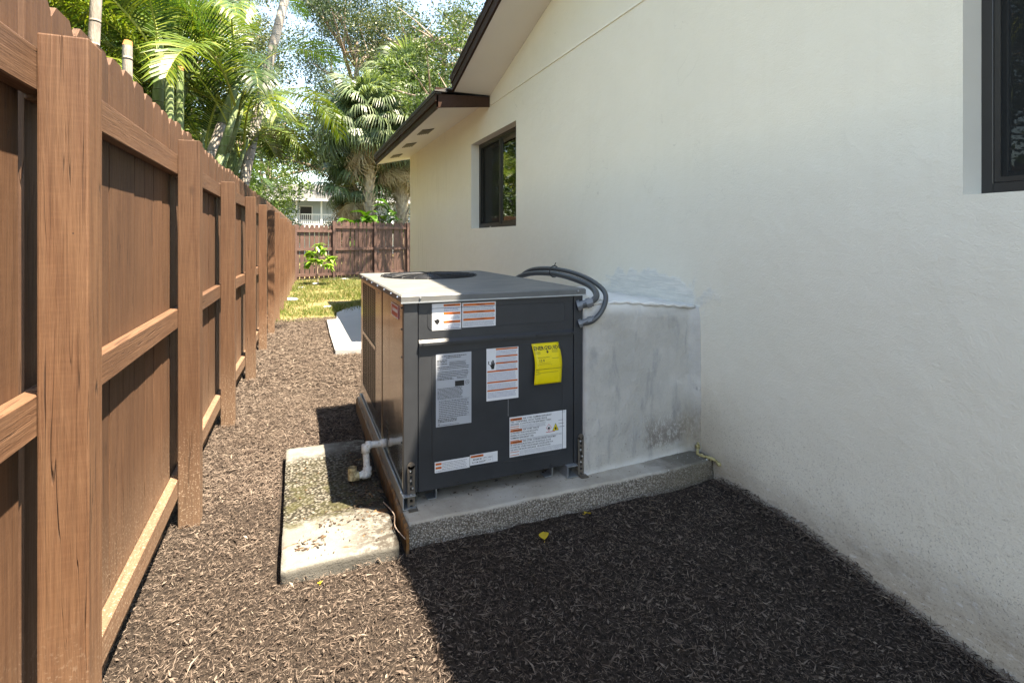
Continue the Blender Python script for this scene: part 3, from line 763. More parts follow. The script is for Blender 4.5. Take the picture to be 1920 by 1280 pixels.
tag(pd, 'low whitish concrete pad with worn mossy pebbles beside the unit', 'concrete pad')
# rusty edge strip between pad and slab
b = MB(); N = 60
for i in range(N):
    ya = 2.24+i*(4.25-2.24)/N; yb = 2.24+(i+1)*(4.25-2.24)/N
    f = lambda y: (.005*noise.noise(Vector((0, y*9, 1))), .014*noise.noise(Vector((5, y*7, 1))))
    (a1, c1), (a2, c2) = f(ya), f(yb)
    b.add([(.436+a1,ya,-.1),(.449,ya,-.1),(.449,ya,.118+c1),(.438+a1,ya,.112+c1),(.436+a2,yb,-.1),(.449,yb,-.1),(.449,yb,.118+c2),(.438+a2,yb,.112+c2)],
          [(0,4,7,3),(3,7,6,2)]+([(0,3,2,1)] if i == 0 else []))
o = b.build('edging_board', M['rust'], smooth=False); tag(o, 'rust stained edging board standing between the small pad and the slab', 'edging board')
# white walkway behind the unit
b = MB(); b.prism([(.43, 6.5), (2.18, 6.2), (2.18, 8.95), (.47, 9.0), (.44, 7.7)], 'z', -.1, .055); o = b.build('white_path', M['path'], None, .006); tag(o, kind='structure')
b = MB(); b.prism([(.62, 9.02), (2.18, 9.0), (2.18, 10.9), (1.4, 10.9), (.95, 10.6), (.68, 9.9)], 'z', -.1, .045); o = b.build('white_path', M['path'], None, .006); tag(o, kind='structure')

# ================================================================== DUCT COVER (plastered box between unit and wall)
bm = bmesh.new(); nx, nz_, ny = 44, 46, 26
def duct_pt(u, v):      # front face, u along X, v along Z
    x = 1.405+(W-1.405)*u; top = 1.01-.02*u-.06*max(0, u-.35); z = .105+(top-.105)*v
    y = 2.405+.05*u+.045*max(0, u-.80)**1.3*0
    pr = Vector((x, 0, z)); y += .007*noise.noise(pr*6)+.004*noise.noise(pr*17)
    if u > .93: y += -(u-.93)*.55      # fillet of plaster against the wall
    if v > .93: y += (v-.93)*.22
    if u < .02: y += .006
    z += .006*noise.noise(Vector((x*7, 1, 2)))*(1 if v > .95 else 0)+.008*noise.noise(Vector((x*9, 3, 2)))*(1 if v < .03 else 0)
    return Vector((x, y, z))
G = [[bm.verts.new(duct_pt(i/nx, j/nz_)) for j in range(nz_+1)] for i in range(nx+1)]
for i in range(nx):
    for j in range(nz_): bm.faces.new((G[i][j], G[i+1][j], G[i+1][j+1], G[i][j+1]))
T = [[G[i][nz_] if j == 0 else bm.verts.new(G[i][nz_].co+Vector((0, 1.25*j/ny, .012*noise.noise(Vector((i*.3, j*.4, 0)))+.006*min(j, 2)))) for j in range(ny+1)] for i in range(nx+1)]
for i in range(nx):
    for j in range(ny): bm.faces.new((T[i][j], T[i+1][j], T[i+1][j+1], T[i][j+1]))
Lf = [[G[0][k] if j == 0 else (T[0][j] if k == nz_ else bm.verts.new(G[0][k].co+Vector((0, 1.25*j/ny, 0)))) for k in range(nz_+1)] for j in range(ny+1)]
for j in range(ny):
    for k in range(nz_): bm.faces.new((Lf[j+1][k], Lf[j][k], Lf[j][k+1], Lf[j+1][k+1]))
bmesh.ops.recalc_face_normals(bm, faces=bm.faces)
me = bpy.data.meshes.new('duct_cover'); bm.to_mesh(me); bm.free(); me.materials.append(M['duct']); me.polygons.foreach_set('use_smooth', [True]*len(me.polygons))
duct = mesh_obj('duct_cover', me); tag(duct, 'whitewashed plaster duct cover between the dark unit and the wall', 'duct cover')
# plaster ridge where its top meets the wall
b = MB(); P = []; Rr = []
for i in range(26):
    t = i/25; x = 1.42+(W-.02-1.42)*t; P.append((x, 2.425+.03*t+.004*math.sin(i*1.7), 1.012-.02*t-.06*max(0, t-.35)+.004*math.sin(i*2.3))); Rr.append(.007+.012*abs(noise.noise(Vector((i*.9, 2, 0)))))
b.tube(P, Rr, 8); b.build('plaster_ridge', M['duct'], duct, smooth=True, origin=(0,0,0))
b = MB(); P = []; Rr = []
for i in range(22):
    t = i/21; P.append((W-.004+.006*math.sin(i*1.9), 2.44+.007*math.sin(i*1.3), .12+.84*t)); Rr.append(.009+.016*abs(noise.noise(Vector((i*.5, 8, 0)))))
b.tube(P, Rr, 8); b.build('plaster_ridge', M['duct'], duct, smooth=True, origin=(0,0,0))
# yellow expanding foam at the corner of slab and wall
b = MB(); P = []; Rr = []
pts = [(2.172, 2.42, .165), (2.165, 2.415, .15), (2.155, 2.405, .135), (2.13, 2.38, .122), (2.145, 2.345, .12), (2.165, 2.315, .118), (2.178, 2.285, .112), (2.18, 2.26, .095)]
for i in range(36):
    t = i/35*(len(pts)-1); k = min(int(t), len(pts)-2); q = Vector(pts[k]).lerp(Vector(pts[k+1]), t-k); P.append(q+Vector((0,0,.003*math.sin(i*2.1)))); Rr.append(.006+.020*abs(noise.noise(Vector((i*.9, 4, 0)))))
b.tube(P, Rr, 8); o = b.build('spray_foam', M['foam'], smooth=True); tag(o, 'yellow bead of spray foam at the corner of slab and wall', 'spray foam')

# ================================================================== AIR CONDITIONER
YF = 2.43; X0, X1 = .460, 1.405; YB = 4.11; Z0, Z1 = .178, 1.066
ac = thing('air_conditioner', 'charcoal packaged air conditioner covered with warning stickers on the slab', 'air conditioner', (.93, 3.2, .112))
# cabinet shell without a top
b = MB(); b.add([(X0,YF+.004,Z0),(X1,YF+.004,Z0),(X1,YB,Z0),(X0,YB,Z0),(X0,YF+.004,Z1),(X1,YF+.004,Z1),(X1,YB,Z1),(X0,YB,Z1)], [(0,3,2,1),(1,2,6,5),(2,3,7,6)])
b.build('cabinet', M['cab_front'], ac)
# front: columns, upper panel, lower panel
cl_ = MB(); cl_.box(X0, .5265, YF-.004, YF+.02, Z0, Z1-.004); cl_.build('corner_column', M['cab_front'], ac, .0035, seg=2)
cr_ = MB(); cr_.box(1.352, X1, YF-.004, YF+.02, Z0-.004, Z1-.004); cr_.build('corner_column', M['cab_front'], ac, .0035, seg=2)
ZM = .872
up = MB(); up.box(.5295, 1.3495, YF, YF+.02, ZM+.006, Z1-.004); upper = up.build('upper_panel', M['cab_front'], ac, .002)
lo = MB(); lo.box(.5295, 1.3495, YF, YF+.02, Z0-.006, ZM-.004); lower = lo.build('lower_panel', M['cab_front'], ac, .002)
lp = MB(); lp.prism([(YF-.014, ZM-.006), (YF-.0005, ZM+.005), (YF-.0005, ZM+.0085), (YF-.0165, ZM-.004)], 'x', .531, 1.345); lp.box(.531, 1.345, YF-.0168, YF-.0145, ZM-.016, ZM-.0045); lp.build('panel_lip', M['cab_front'], upper)
def rrect(x0, x1, z0, z1, r, n=6):
    pts = []
    for cx, cz, a0 in ((x1-r, z1-r, 0), (x0+r, z1-r, 90), (x0+r, z0+r, 180), (x1-r, z0+r, 270)):
        for k in range(n+1): a = R(a0+90*k/n); pts.append((cx+r*math.cos(a), YF-.0004, cz+r*math.sin(a)))
    return pts+[pts[0]]
e1 = MB(); e1.tube(rrect(.595, 1.285, .243, .815, .03), .0016, 6, False); e1.build('embossed_line', M['cab_front'], lower, smooth=True)
e2 = MB(); e2.tube(rrect(.575, 1.30, .925, 1.025, .022), .0014, 6, False); e2.build('embossed_line', M['cab_front'], upper, smooth=True)
sc = MB()
for x, z in ((.548, ZM-.008), (.70, ZM-.009), (.95, ZM-.009), (1.13, ZM-.009), (1.335, ZM-.009)): sc.tube([(x, YF-.015, z), (x, YF-.021, z)], [.0055, .0045], 8)
sc.build('panel_screws', M['black_metal'], upper)
sc = MB()
for x in (.72, 1.02, 1.22): sc.tube([(x, YF, .19), (x, YF-.005, .19)], .0045, 8)
sc.build('panel_screws', M['black_metal'], lower)
b = MB(); b.box(.98, .9815, YF-.0012, YF+.001, .47, .555); b.build('scratch', M['galv'], lower)
# left side: coil guard, panels
XS = X0
b = MB()
b.box(XS-.0, XS+.02, 2.452, 2.83, Z0, Z1-.004); p1 = b.build('side_panel', M['cab_side'], ac, .003)
b = MB(); b.box(XS+.002, XS+.02, 2.842, 3.07, Z0, Z1-.004); p2 = b.build('side_panel', M['cab_side'], ac, .003)
b = MB(); b.box(XS-.001, XS+.02, 3.082, 3.33, Z0, Z1-.004); p3 = b.build('side_panel', M['cab_side'], ac, .003)
b = MB(); b.box(XS-.001, XS+.02, 3.99, YB, Z0, Z1-.004); b.build('corner_column', M['cab_side'], ac, .003)
b = MB(); b.box(XS-.001, XS+.018, 3.33, 3.99, Z0, .29); b.box(XS-.001, XS+.018, 3.33, 3.99, 1.035, Z1-.004); b.box(XS-.003, XS+.012, 3.33, 3.99, .66, .685); b.build('coil_surround', M['cab_side'], ac)
b = MB(); b.box(XS+.03, XS+.05, 3.33, 3.99, .29, 1.035); b.build('condenser_coil', M['black'], ac)
b = MB()
for k in range(8): y = 3.335+k*.093; b.box(XS+.0, XS+.006, y, y+.007, .29, 1.035)
for k in range(44):
    z = .296+k*.0172; b.box(XS+.002, XS+.012, 3.33, 3.99, z, z+.0045)
b.build('coil_guard', M['cab_side'], ac)
b = MB()
for q in range(4): b.prism([(2.86, .275+q*.026), (2.93, .275+q*.026), (2.93, .280+q*.026), (2.86, .280+q*.026)], 'x', XS-.0012, XS+.0015)
b.build('side_vent_slots', M['black'], p2)
b = MB()
for y, z in ((2.47, 1.03), (2.47, .93), (2.47, .80), (2.47, .4), (3.2, 1.03)): b.tube([(XS, y, z), (XS-.004, y, z)], .005, 8)
b.build('side_screws', M['black_metal'], p1)
bd = MB(); bd.box(XS-.003, XS-.0005, 2.545, 2.735, .965, 1.03); badge = bd.build('maker_badge', M['lab_red'], ac)
bt = MB(); bt.box(XS-.0042, XS-.0032, 2.545, 2.735, 1.024, 1.03); bt.box(XS-.0042, XS-.0032, 2.545, 2.735, .965, .970); bt.box(XS-.0042, XS-.0032, 2.545, 2.549, .97, 1.024); bt.box(XS-.0042, XS-.0032, 2.731, 2.735, .97, 1.024)
for q in range(7): bt.box(XS-.0042, XS-.0032, 2.566+q*.021, 2.566+q*.021+.013, .992, 1.008)
bt.build('badge_print', M['lab_white'], badge)
# lid with fan opening
XL0, XL1, YL0, YL1, ZL0, ZL1 = .447, 1.417, YF-.016, YB+.012, 1.062, 1.093
fc = (.875, 3.66); fr_ = .325
b = MB(); n = 64
b.add([(XL0,YL0,ZL0),(XL1,YL0,ZL0),(XL1,YL1,ZL0),(XL0,YL1,ZL0),(XL0,YL0,ZL1-.006),(XL1,YL0,ZL1-.006),(XL1,YL1,ZL1-.006),(XL0,YL1,ZL1-.006),
       (XL0+.006,YL0+.006,ZL1),(XL1-.006,YL0+.006,ZL1),(XL1-.006,YL1-.006,ZL1),(XL0+.006,YL1-.006,ZL1)],
      [(0,1,5,4),(1,2,6,5),(2,3,7,6),(3,0,4,7),(4,5,9,8),(5,6,10,9),(6,7,11,10),(7,4,8,11)])
# top with hole
ring = []
for k in range(n):
    a = 2*PI*(k+.5)/n; dx, dy = math.cos(a), math.sin(a)
    tx = ((XL1-.006-fc[0])/dx if dx > 0 else (XL0+.006-fc[0])/dx) if abs(dx) > 1e-6 else 1e9
    ty = ((YL1-.006-fc[1])/dy if dy > 0 else (YL0+.006-fc[1])/dy) if abs(dy) > 1e-6 else 1e9
    t = min(tx, ty); ring.append(((fc[0]+dx*fr_, fc[1]+dy*fr_, ZL1), (fc[0]+dx*t, fc[1]+dy*t, ZL1)))
base = len(b.v); b.v += [p for pr in ring for p in pr]
for k in range(n):
    i, j = base+2*k, base+2*((k+1)%n); b.f.append((i, i+1, j+1, j)); b.m.append(0)
for cx, cy, ang in ((XL1-.006, YL1-.006, 0), (XL0+.006, YL1-.006, 1), (XL0+.006, YL0+.006, 2), (XL1-.006, YL0+.006, 3)):
    a = math.atan2(cy-fc[1], cx-fc[0]) % (2*PI); k = int((a/(2*PI)*n-.5) % n); k2 = (k+1) % n
    b.add([ring[k][1], (cx, cy, ZL1), ring[k2][1]], [(0,1,2)])
lid = b.build('lid', M['cab_lid'], ac)
b = MB(); b.box(XL0-.001, XL1+.001, YL0-.0015, YL0+.004, ZL0-.006, ZL0+.0005); b.build('lid_hem', M['galv'], lid)
b = MB(); a_ = [(fc[0]+fr_*math.cos(2*PI*k/48), fc[1]+fr_*math.sin(2*PI*k/48)) for k in range(48)]
for k in range(48):
    p, q = a_[k], a_[(k+1) % 48]; b.add([(p[0],p[1],ZL1-.001),(q[0],q[1],ZL1-.001),(q[0],q[1],.8),(p[0],p[1],.8)], [(0,1,2,3)])
b.add([(x, y, .8) for x, y in a_], [tuple(range(48))]); b.build('fan_shroud', M['black'], ac)
fb = MB()
for k in range(4):
    a = PI/2*k+.4
    pts = []
    for rr_, dz, da in ((.06, .95, -.25), (.30, .97, -.32), (.31, 1.03, .35), (.06, 1.0, .35)): pts.append((fc[0]+rr_*math.cos(a+da), fc[1]+rr_*math.sin(a+da), dz))
    fb.add(pts+[(x, y, z-.003) for x, y, z in pts], [(0,1,2,3),(7,6,5,4),(0,4,5,1),(1,5,6,2),(2,6,7,3),(3,7,4,0)])
fb.tube([(fc[0], fc[1], .86), (fc[0], fc[1], 1.03)], .07, 16); fb.build('fan', M['fan'], ac)
g_ = MB()
for rr_ in np.arange(.05, .34, .0235): g_.tube([(fc[0]+rr_*math.cos(2*PI*k/40), fc[1]+rr_*math.sin(2*PI*k/40), ZL1+.006+.012*(1-(rr_/.33)**2)) for k in range(41)], .0022, 5, False)
for k in range(24):
    a = 2*PI*k/24; g_.tube([(fc[0]+r_*math.cos(a), fc[1]+r_*math.sin(a), ZL1+.010+.012*(1-(r_/.33)**2)) for r_ in (.05, .19, .332)]+[(fc[0]+.336*math.cos(a), fc[1]+.336*math.sin(a), ZL1)], .0025, 5, False)
g_.build('fan_guard', M['black_metal'], ac, smooth=True)
b = MB()
for y in (2.5, 2.68, 2.9, 3.15, 3.4, 3.65, 3.9): b.tube([(XL0, y, 1.078), (XL0-.006, y, 1.078)], [.006, .004], 8)
for x in (.535, 1.37): b.tube([(x, YL0, 1.079), (x, YL0-.006, 1.079)], [.006, .004], 8)
b.build('lid_screws', M['screw'], lid)
# base rails (C channels)
for x in (.452, 1.30):
    b = MB(); b.box(x, x+.004, 2.40, 4.15, .116, .176); b.box(x+.004, x+.06, 2.40, 4.15, .172, .176); b.box(x+.004, x+.06, 2.40, 4.15, .116, .119)
    b.build('base_rail', M['galv'], ac)
b = MB(); b.box(.448, .456, 2.44, 4.12, .1765, .186); b.build('drip_flange', M['galv'], ac, .001)
for x in (.62, 1.24):
    b = MB(); b.box(x, x+.003, 2.46, 2.52, .114, .178); b.box(x-.04, x, 2.46, 2.52, .114, .117); b.build('foot', M['galv'], ac)
# perforated tie-down straps
for x, zt in ((.493, .315), (1.387, .322)):
    b = MB(); w = .017; za = .117
    zz = za+.01; b.box(x-w, x-.006, YF-.016, YF-.012, za, zt-.008); b.box(x+.006, x+w, YF-.016, YF-.012, za, zt-.008)
    k = 0
    while zz < zt-.012: b.box(x-.0061, x+.0061, YF-.016, YF-.012, zz, zz+(.010 if k % 2 else .014)); zz += .027; k += 1
    b.tube([(x, YF-.016, zt-.008), (x, YF-.012, zt-.008)], w, 14)
    b.box(x-w, x+w+.008, YF-.055, YF-.0165, za-.003, za+.001)
    st = b.build('tie_down_strap', M['strap'], ac)
    b = MB()
    for dx, z in ((-.004, zt-.03), (-.003, zt-.075), (.006, zt-.11), (-.002, zt-.14)): b.tube([(x+dx, YF-.016, z), (x+dx, YF-.022, z)], [.006, .003], 8)
    b.build('bolts', M['screw'], st, smooth=True)
# condensate drain
b = MB(); yp = 2.93; rp = .0175
b.tube([(XS+.0, yp, .235), (.385, yp, .237), (.362, yp, .235), (.352, yp, .222), (.352, yp, .20), (.356, yp-.02, .11), (.357, yp-.024, .097)], rp, 16)
b.tube([(.378, yp, .236), (.352, yp, .236)], .0225, 16); b.tube([(.352, yp, .242), (.352, yp, .198)], .0225, 16); b.tube([(.430, yp, .236), (.46, yp, .236)], .022, 16)
b.tube([(.356, yp-.022, .128), (.357, yp-.026, .088)], .0225, 16); b.tube([(.368, yp-.024, .094), (.330, yp-.03, .094)], .0225, 16)
b.tube([(.357, yp-.024, .094), (.285, yp-.035, .094)], rp, 16)
dr = b.build('drain_pipe', M['pvc'], ac, smooth=True)
b = MB(); b.tube([(.312, yp-.032, .094), (.272, yp-.036, .094)], .0225, 16); b.tube([(.278, yp-.036, .082), (.278, yp-.038, .145)], .0225, 16, False); b.tube([(.278, yp-.036, .145), (.278, yp-.036, .10)], .0175, 16, False)
b.build('drain_elbow', M['pvc_stain'], dr, smooth=True)

# ---- stickers
def txt(items, y, ink, name, parent, warp=None):
    """items: (string, x, z, height, [align], [xscale])"""
    V, F = [], []
    for it in items:
        s, x, z, h = it[:4]; xsc = it[4] if len(it) > 4 else 1
        cu = bpy.data.curves.new('t', 'FONT'); cu.body = s; cu.size = h*1.42; cu.resolution_u = 1; cu.offset = h*(it[5] if len(it) > 5 else .01)
        ob = bpy.data.objects.new('t', cu); col.objects.link(ob); bpy.context.view_layer.update()
        me = ob.evaluated_get(bpy.context.evaluated_depsgraph_get()).to_mesh()
        base = len(V); V += [(x+v.co.x*xsc, y, z+v.co.y) for v in me.vertices]; F += [tuple(base+i for i in p.vertices) for p in me.polygons]
        bpy.data.objects.remove(ob); bpy.data.curves.remove(cu)
    if warp: V = [warp(*v) for v in V]
    b = MB(); b.v = V; b.f = F; b.m = [0]*len(F)
    return b.build(name, ink, parent)
def greek(b, x0, x1, z, h, y, dens=.8):
    x = x0
    while x < x1:
        w = random.uniform(1.2, 4.5)*h
        if x+w > x1: break
        b.add([(x,y,z),(x+w,y,z),(x+w,y,z+h),(x,y,z+h)], [(0,1,2,3)]); x += w+h*.7
def bars(lst, y, mat, parent):
    for (x0, x1, z0, z1) in lst:
        b = MB(); plate(b, x0, x1, z0, z1, y); b.build('orange_bar', mat, parent)
def plate(b, x0, x1, z0, z1, y): b.add([(x0,y,z0),(x1,y,z0),(x1,y,z1),(x0,y,z1)], [(0,1,2,3)])
def sticker(name, x0, x1, z0, z1, mat, parent, label=None, tilt=0):
    b = MB(); b.box(x0, x1, YF-.0012, YF-.0002, z0, z1); o = b.build(name, mat, parent)
    if label: o['label'] = label
    return o
y1_, y2_, y3_ = YF-.0016, YF-.0020, YF-.0024
# 1: warning sticker with fan pictogram (top left)
s = sticker('warning_sticker', .594, .737, .921, 1.047, M['lab_white'], ac, 'white sticker with orange warning bars and a fan pictogram')
bars([(.650, .733, z, z+.011) for z in (1.032, .993, .953)], y1_, M['lab_orange'], s)
b = MB()
for z in (1.022, 1.016, 1.010, .983, .977, .972, .944, .938, .932, .927): greek(b, .652, .73, z, .0022, y1_)
b.build('small_print', M['ink_blue'], s)
b = MB(); b.add([(.603,y1_,.968),(.622,y1_,.975),(.632,y1_,.963),(.622,y1_,.948),(.613,y1_,.952)], [(0,1,2,3,4)])
for a in range(0, 360, 40): q = R(a); b.add([(.638+.005*math.cos(q),y1_,.970+.008*math.sin(q)),(.638+.013*math.cos(q),y1_,.970+.018*math.sin(q)),(.638+.013*math.cos(q+.25),y1_,.970+.018*math.sin(q+.25))], [(0,1,2)])
b.build('pictogram', M['ink'], s)
txt([('WARNING', .665, z+.002, .006) for z in (1.032, .993, .953)], y2_, M['ink'], 'lettering', s)
# 2
s = sticker('warning_sticker', .742, .914, .926, 1.045, M['lab_white'], ac, 'wide white sticker with three orange bars and grey print')
bars([(.747, .909, z, z+.011) for z in (1.029, .994, .958)], y1_, M['lab_orange'], s)
b = MB()
for k, z in enumerate((1.022, 1.017, 1.012, 1.007, .987, .982, .977, .972, .951, .946, .941, .936, .931)): greek(b, .747, .908, z, .0022, y1_)
b.build('small_print', M['ink_grey'], s)
txt([('WARNING', .815, z+.002, .006) for z in (1.029, .994, .958)], y2_, M['ink'], 'lettering', s)
# 3: silver specification sheet
s = sticker('specification_sticker', .613, .788, .464, .808, M['lab_grey'], ac, 'tall silver grey specification sheet with tables of small print')
b = MB()
greek(b, .640, .765, .794, .0035, y1_); greek(b, .662, .745, .786, .0035, y1_)
for z in (.775, .768, .758): greek(b, .618, .672, z, .003, y1_)
for z in (.766, .760, .755, .750): greek(b, .678, .765, z, .0022, y1_)
for z in (.742, .734, .720, .712, .704, .697): greek(b, .620, .775, z, .0026, y1_)
for z in (.690, .684): greek(b, .620, .70, z, .003, y1_); greek(b, .715, .77, z, .0022, y1_)
for z in (.642, .636, .630, .624, .618, .612, .606, .600, .594): greek(b, .620, .745, z, .0025, y1_)
for z in np.arange(.505, .585, .0085): greek(b, .628, .775, z, .0028, y1_)
for z in (.496, .490, .484): greek(b, .622, .72, z, .003, y1_)
greek(b, .622, .64, .474, .003, y1_); greek(b, .622, .73, .469, .002, y1_)
b.build('small_print', M['ink'], s)
b = MB()
for x in np.arange(.626, .78, .0165): plate(b, x, x+.0009, .503, .590, y2_)
for x in (.645, .662, .680, .70, .72, .742, .762): plate(b, x, x+.0008, .698, .735, y2_)
for z in (.590, .503, .745, .71): plate(b, .620, .782, z, z+.0008, y2_)
b.build('table_rules', M['ink_grey'], s)
b = MB(); plate(b, .706, .752, .648, .674, y1_); blk = b.build('mark_block', M['ink'], s)
b = MB()
for k in range(14):
    a0, a1 = 2*PI*k/14, 2*PI*(k+1)/14; q = lambda a, r: (.767+r*math.cos(a), y1_, .663+r*math.sin(a)); b.add([q(a0,.009), q(a1,.009), q(a1,.0105), q(a0,.0105)], [(0,1,2,3)])
b.build('ring_mark', M['ink'], s)
txt([('UL', .7605, .6585, .0085)], y2_, M['ink'], 'lettering', s)
# 4: white sticker with the hand pictogram
s = sticker('warning_sticker', .866, 1.036, .557, .815, M['lab_white'], ac, 'tall white sticker with orange bars and a shocked hand pictogram')
bars([(x0_, 1.031, z, z+.0075) for x0_, z in ((.915, .804), (.915, .768), (.915, .735), (.870, .697), (.870, .643), (.870, .603))], y1_, M['lab_orange'], s)
b = MB()
for z in (.797, .791, .785, .778, .762, .756, .750, .744, .729, .723, .717, .711, .705): greek(b, .917, 1.028, z, .002, y1_)
for z in list(np.arange(.655, .694, .0058))+list(np.arange(.613, .640, .0055))+list(np.arange(.572, .600, .0058)): greek(b, .872, 1.025, z, .002, y1_)
b.build('small_print', M['ink_blue'], s)
b = MB()
hand = [(.892,.712),(.905,.712),(.907,.724),(.911,.742),(.9075,.744),(.905,.734),(.9045,.755),(.9005,.756),(.9,.736),(.899,.757),(.8955,.756),(.8955,.735),(.893,.751),(.890,.75),(.890,.731),(.885,.736),(.883,.733),(.889,.722)]
b.add([(x,y1_,z) for x,z in hand], [tuple(range(len(hand)))])
b.add([(.874,y1_,.752),(.881,y1_,.749),(.877,y1_,.741),(.883,y1_,.736),(.881,y1_,.733),(.873,y1_,.740),(.876,y1_,.747),(.873,y1_,.749)], [tuple(range(8))])
b.build('hand_pictogram', M['ink'], s)
txt([('WARNING', .955 if x_ else .935, z+.001, .005) for x_, z in ((1,.804),(1,.768),(1,.735),(0,.697),(0,.643),(0,.603))], y2_, M['ink'], 'lettering', s)
# 5: yellow energy guide, hanging loose and curled
def egw(x, y, z):
    v = (.820-z)/.205
    d = .012*math.sin(min(1, v*1.1)*PI)*1.6 if v < .9 else 0
    d = .022*math.sin(v*PI*.85)**1.0+.010*max(0, v-.7)*3
    return (x+.012*v+.006*math.sin(v*4), y-max(.001, d), z)
eg = MB(); nu, nv = 6, 20
vs = [egw(1.107+.153*i/nu, YF-.001, .820-.205*j/nv) for j in range(nv+1) for i in range(nu+1)]
eg.add(vs, [(j*(nu+1)+i, j*(nu+1)+i+1, (j+1)*(nu+1)+i+1, (j+1)*(nu+1)+i) for j in range(nv) for i in range(nu)])
tagy = eg.build('yellow_tag', M['lab_yellow'], ac, smooth=True); tagy['label'] = 'curled yellow tag reading ENERGYGUIDE 13.4'
md = tagy.modifiers.new('thick', 'SOLIDIFY'); md.thickness = .0005; md.offset = -1
yt = YF-.0016
txt([('ENERGY', 1.112, .787, .0185, .93, .035), ('GUIDE', 1.190, .787, .0185, .98, .035), ('Efficiency Rating (SEER2)', 1.128, .748, .0045), ('13.4', 1.131, .729, .0125, 1, .02), ('Notice', 1.113, .680, .005, 1, .02)], yt, M['ink'], 'lettering', tagy, egw)
b = MB()
b.v = []; 
def ep(l): b.add([egw(x, yt, z) for x, z in l], [tuple(range(len(l)))])
ep([(1.1835,.790),(1.1875,.790),(1.1875,.777),(1.1835,.777)]); ep([(1.177,.779),(1.194,.779),(1.1855,.768)])
for k in range(8): ep([(1.111+k*.018,.6905),(1.111+(k+1)*.018,.6905),(1.111+(k+1)*.018,.6925),(1.111+k*.018,.6925)])
for z in (.778, .773, .768): ep([(1.112,z),(1.145,z),(1.145,z+.0012),(1.112,z+.0012)]); ep([(1.21,z+.004),(1.248,z+.004),(1.248,z+.0052),(1.21,z+.0052)])
for z in (.722, .715): ep([(1.13,z),(1.195,z),(1.195,z+.0009),(1.13,z+.0009)])
ep([(1.205,.742),(1.245,.742),(1.245,.7435),(1.205,.7435)]); ep([(1.114,.673),(1.24,.673),(1.24,.6742),(1.114,.6742)]); ep([(1.114,.667),(1.14,.667),(1.14,.6682),(1.114,.6682)])
ep([(1.125,.708),(1.1258,.708),(1.1258,.758),(1.125,.758)]); ep([(1.20,.708),(1.2008,.708),(1.2008,.758),(1.20,.758)])
b.build('printed_marks', M['ink'], tagy)
# 6: fire risk sticker
s = sticker('fire_risk_sticker', .988, 1.307, .263, .462, M['lab_white'], ac, 'large white risk of fire sticker with flame symbols')
lines = [('RISK OF FIRE - FLAMMABLE REFRIGERANT', 1.062, .4455), ('USED.  TO BE REPAIRED ONLY BY TRAINED SERVICE', .993, .433), ('PERSONNEL.  DO NOT PUNCTURE REFRIGERANT TUBING.', .993, .4205),
         ('RISK OF FIRE.  DISPOSE', 1.062, .3895), ('OF PROPERLY IN ACCORDANCE WITH', .993, .377), ('FEDERAL OR LOCAL REGULATIONS.', .993, .3645), ('FLAMMABLE REFRIGERANT USED.', .993, .352),
         ('RISK OF FIRE.  AUXILIARY DEVICES WHICH MAY', 1.062, .331), ('BE IGNITION SOURCES SHALL NOT BE INSTALLED IN THE', .993, .3185), ('DUCTWORK, OTHER THAN AUXILIARY DEVICES LISTED FOR', .993, .306), ('USE WITH THE SPECIFIC APPLIANCE.  SEE INSTRUCTIONS.', .993, .2935)]
txt([(t, x, z, .0078, .78, .02) for t, x, z in lines], y1_, M['ink'], 'lettering', s)
bars([(.992, 1.056, z, z+.012) for z in (.443, .387, .3285)]+[(.992, 1.040, z, z+.003) for z in (.412, .402, .342, .285, .270)], y1_, M['lab_orange'], s)
txt([('WARNING', 1.006, z+.0025, .007, .95, .03) for z in (.443, .387, .3285)], y2_, M['ink'], 'bar_lettering', s)
b = MB()
for z in (.414, .4085, .403, .3975, .345, .3395, .286, .2805, .275, .2695): greek(b, 1.045, 1.19 if .39 < z < .42 else 1.285, z, .0018, y1_)
for z in (.412, .395, .378): greek(b, 1.262, 1.30, z, .003, y1_)
b.build('small_print', M['ink_grey'], s)
b = MB(); cx, cz = 1.206, .383
for i in range(4):
    a0, a1 = PI/2*i, PI/2*(i+1); q = lambda a, r: (cx+r*math.cos(a)*.85, y1_, cz+r*math.sin(a)); b.add([q(a0,.016), q(a1,.016), q(a1,.019), q(a0,.019)], [(0,1,2,3)])
plate(b, 1.19, 1.242, .359, .362, y1_)
b.build('red_diamond', M['ink_red'], s)
b = MB(); b.add([(1.228,y1_,.364),(1.262,y1_,.364),(1.245,y1_,.400)], [(0,1,2)]); b.build('yellow_triangle', M['lab_yellow'], s)
b = MB()
for cx in (1.206, 1.245):
    fl = [(-.004,-.008),(.004,-.008),(.0065,-.002),(.004,.003),(.001,.009),(-.001,.003),(-.0045,.004),(-.0065,-.002)]; b.add([(cx+x,y2_,(.382 if cx < 1.22 else .376)+z) for x, z in fl], [tuple(range(8))])
for (p, q) in (((1.228,.364),(1.262,.364)), ((1.262,.364),(1.245,.400)), ((1.245,.400),(1.228,.364))):
    d = Vector((q[0]-p[0], q[1]-p[1])).normalized()*.0009; b.add([(p[0]-d.y,y2_,p[1]+d.x),(q[0]-d.y,y2_,q[1]+d.x),(q[0]+d.y,y2_,q[1]-d.x),(p[0]+d.y,y2_,p[1]-d.x)], [(0,1,2,3)])
b.build('flame_symbols', M['ink'], s)
b = MB()
for (a, c, d, e) in ((1.283,1.297,.450,.451),(1.283,1.297,.4575,.4585),(1.283,1.284,.45,.458),(1.296,1.297,.45,.458)): plate(b, a, c, d, e, y1_)
b.build('book_symbol', M['ink_grey'], s)
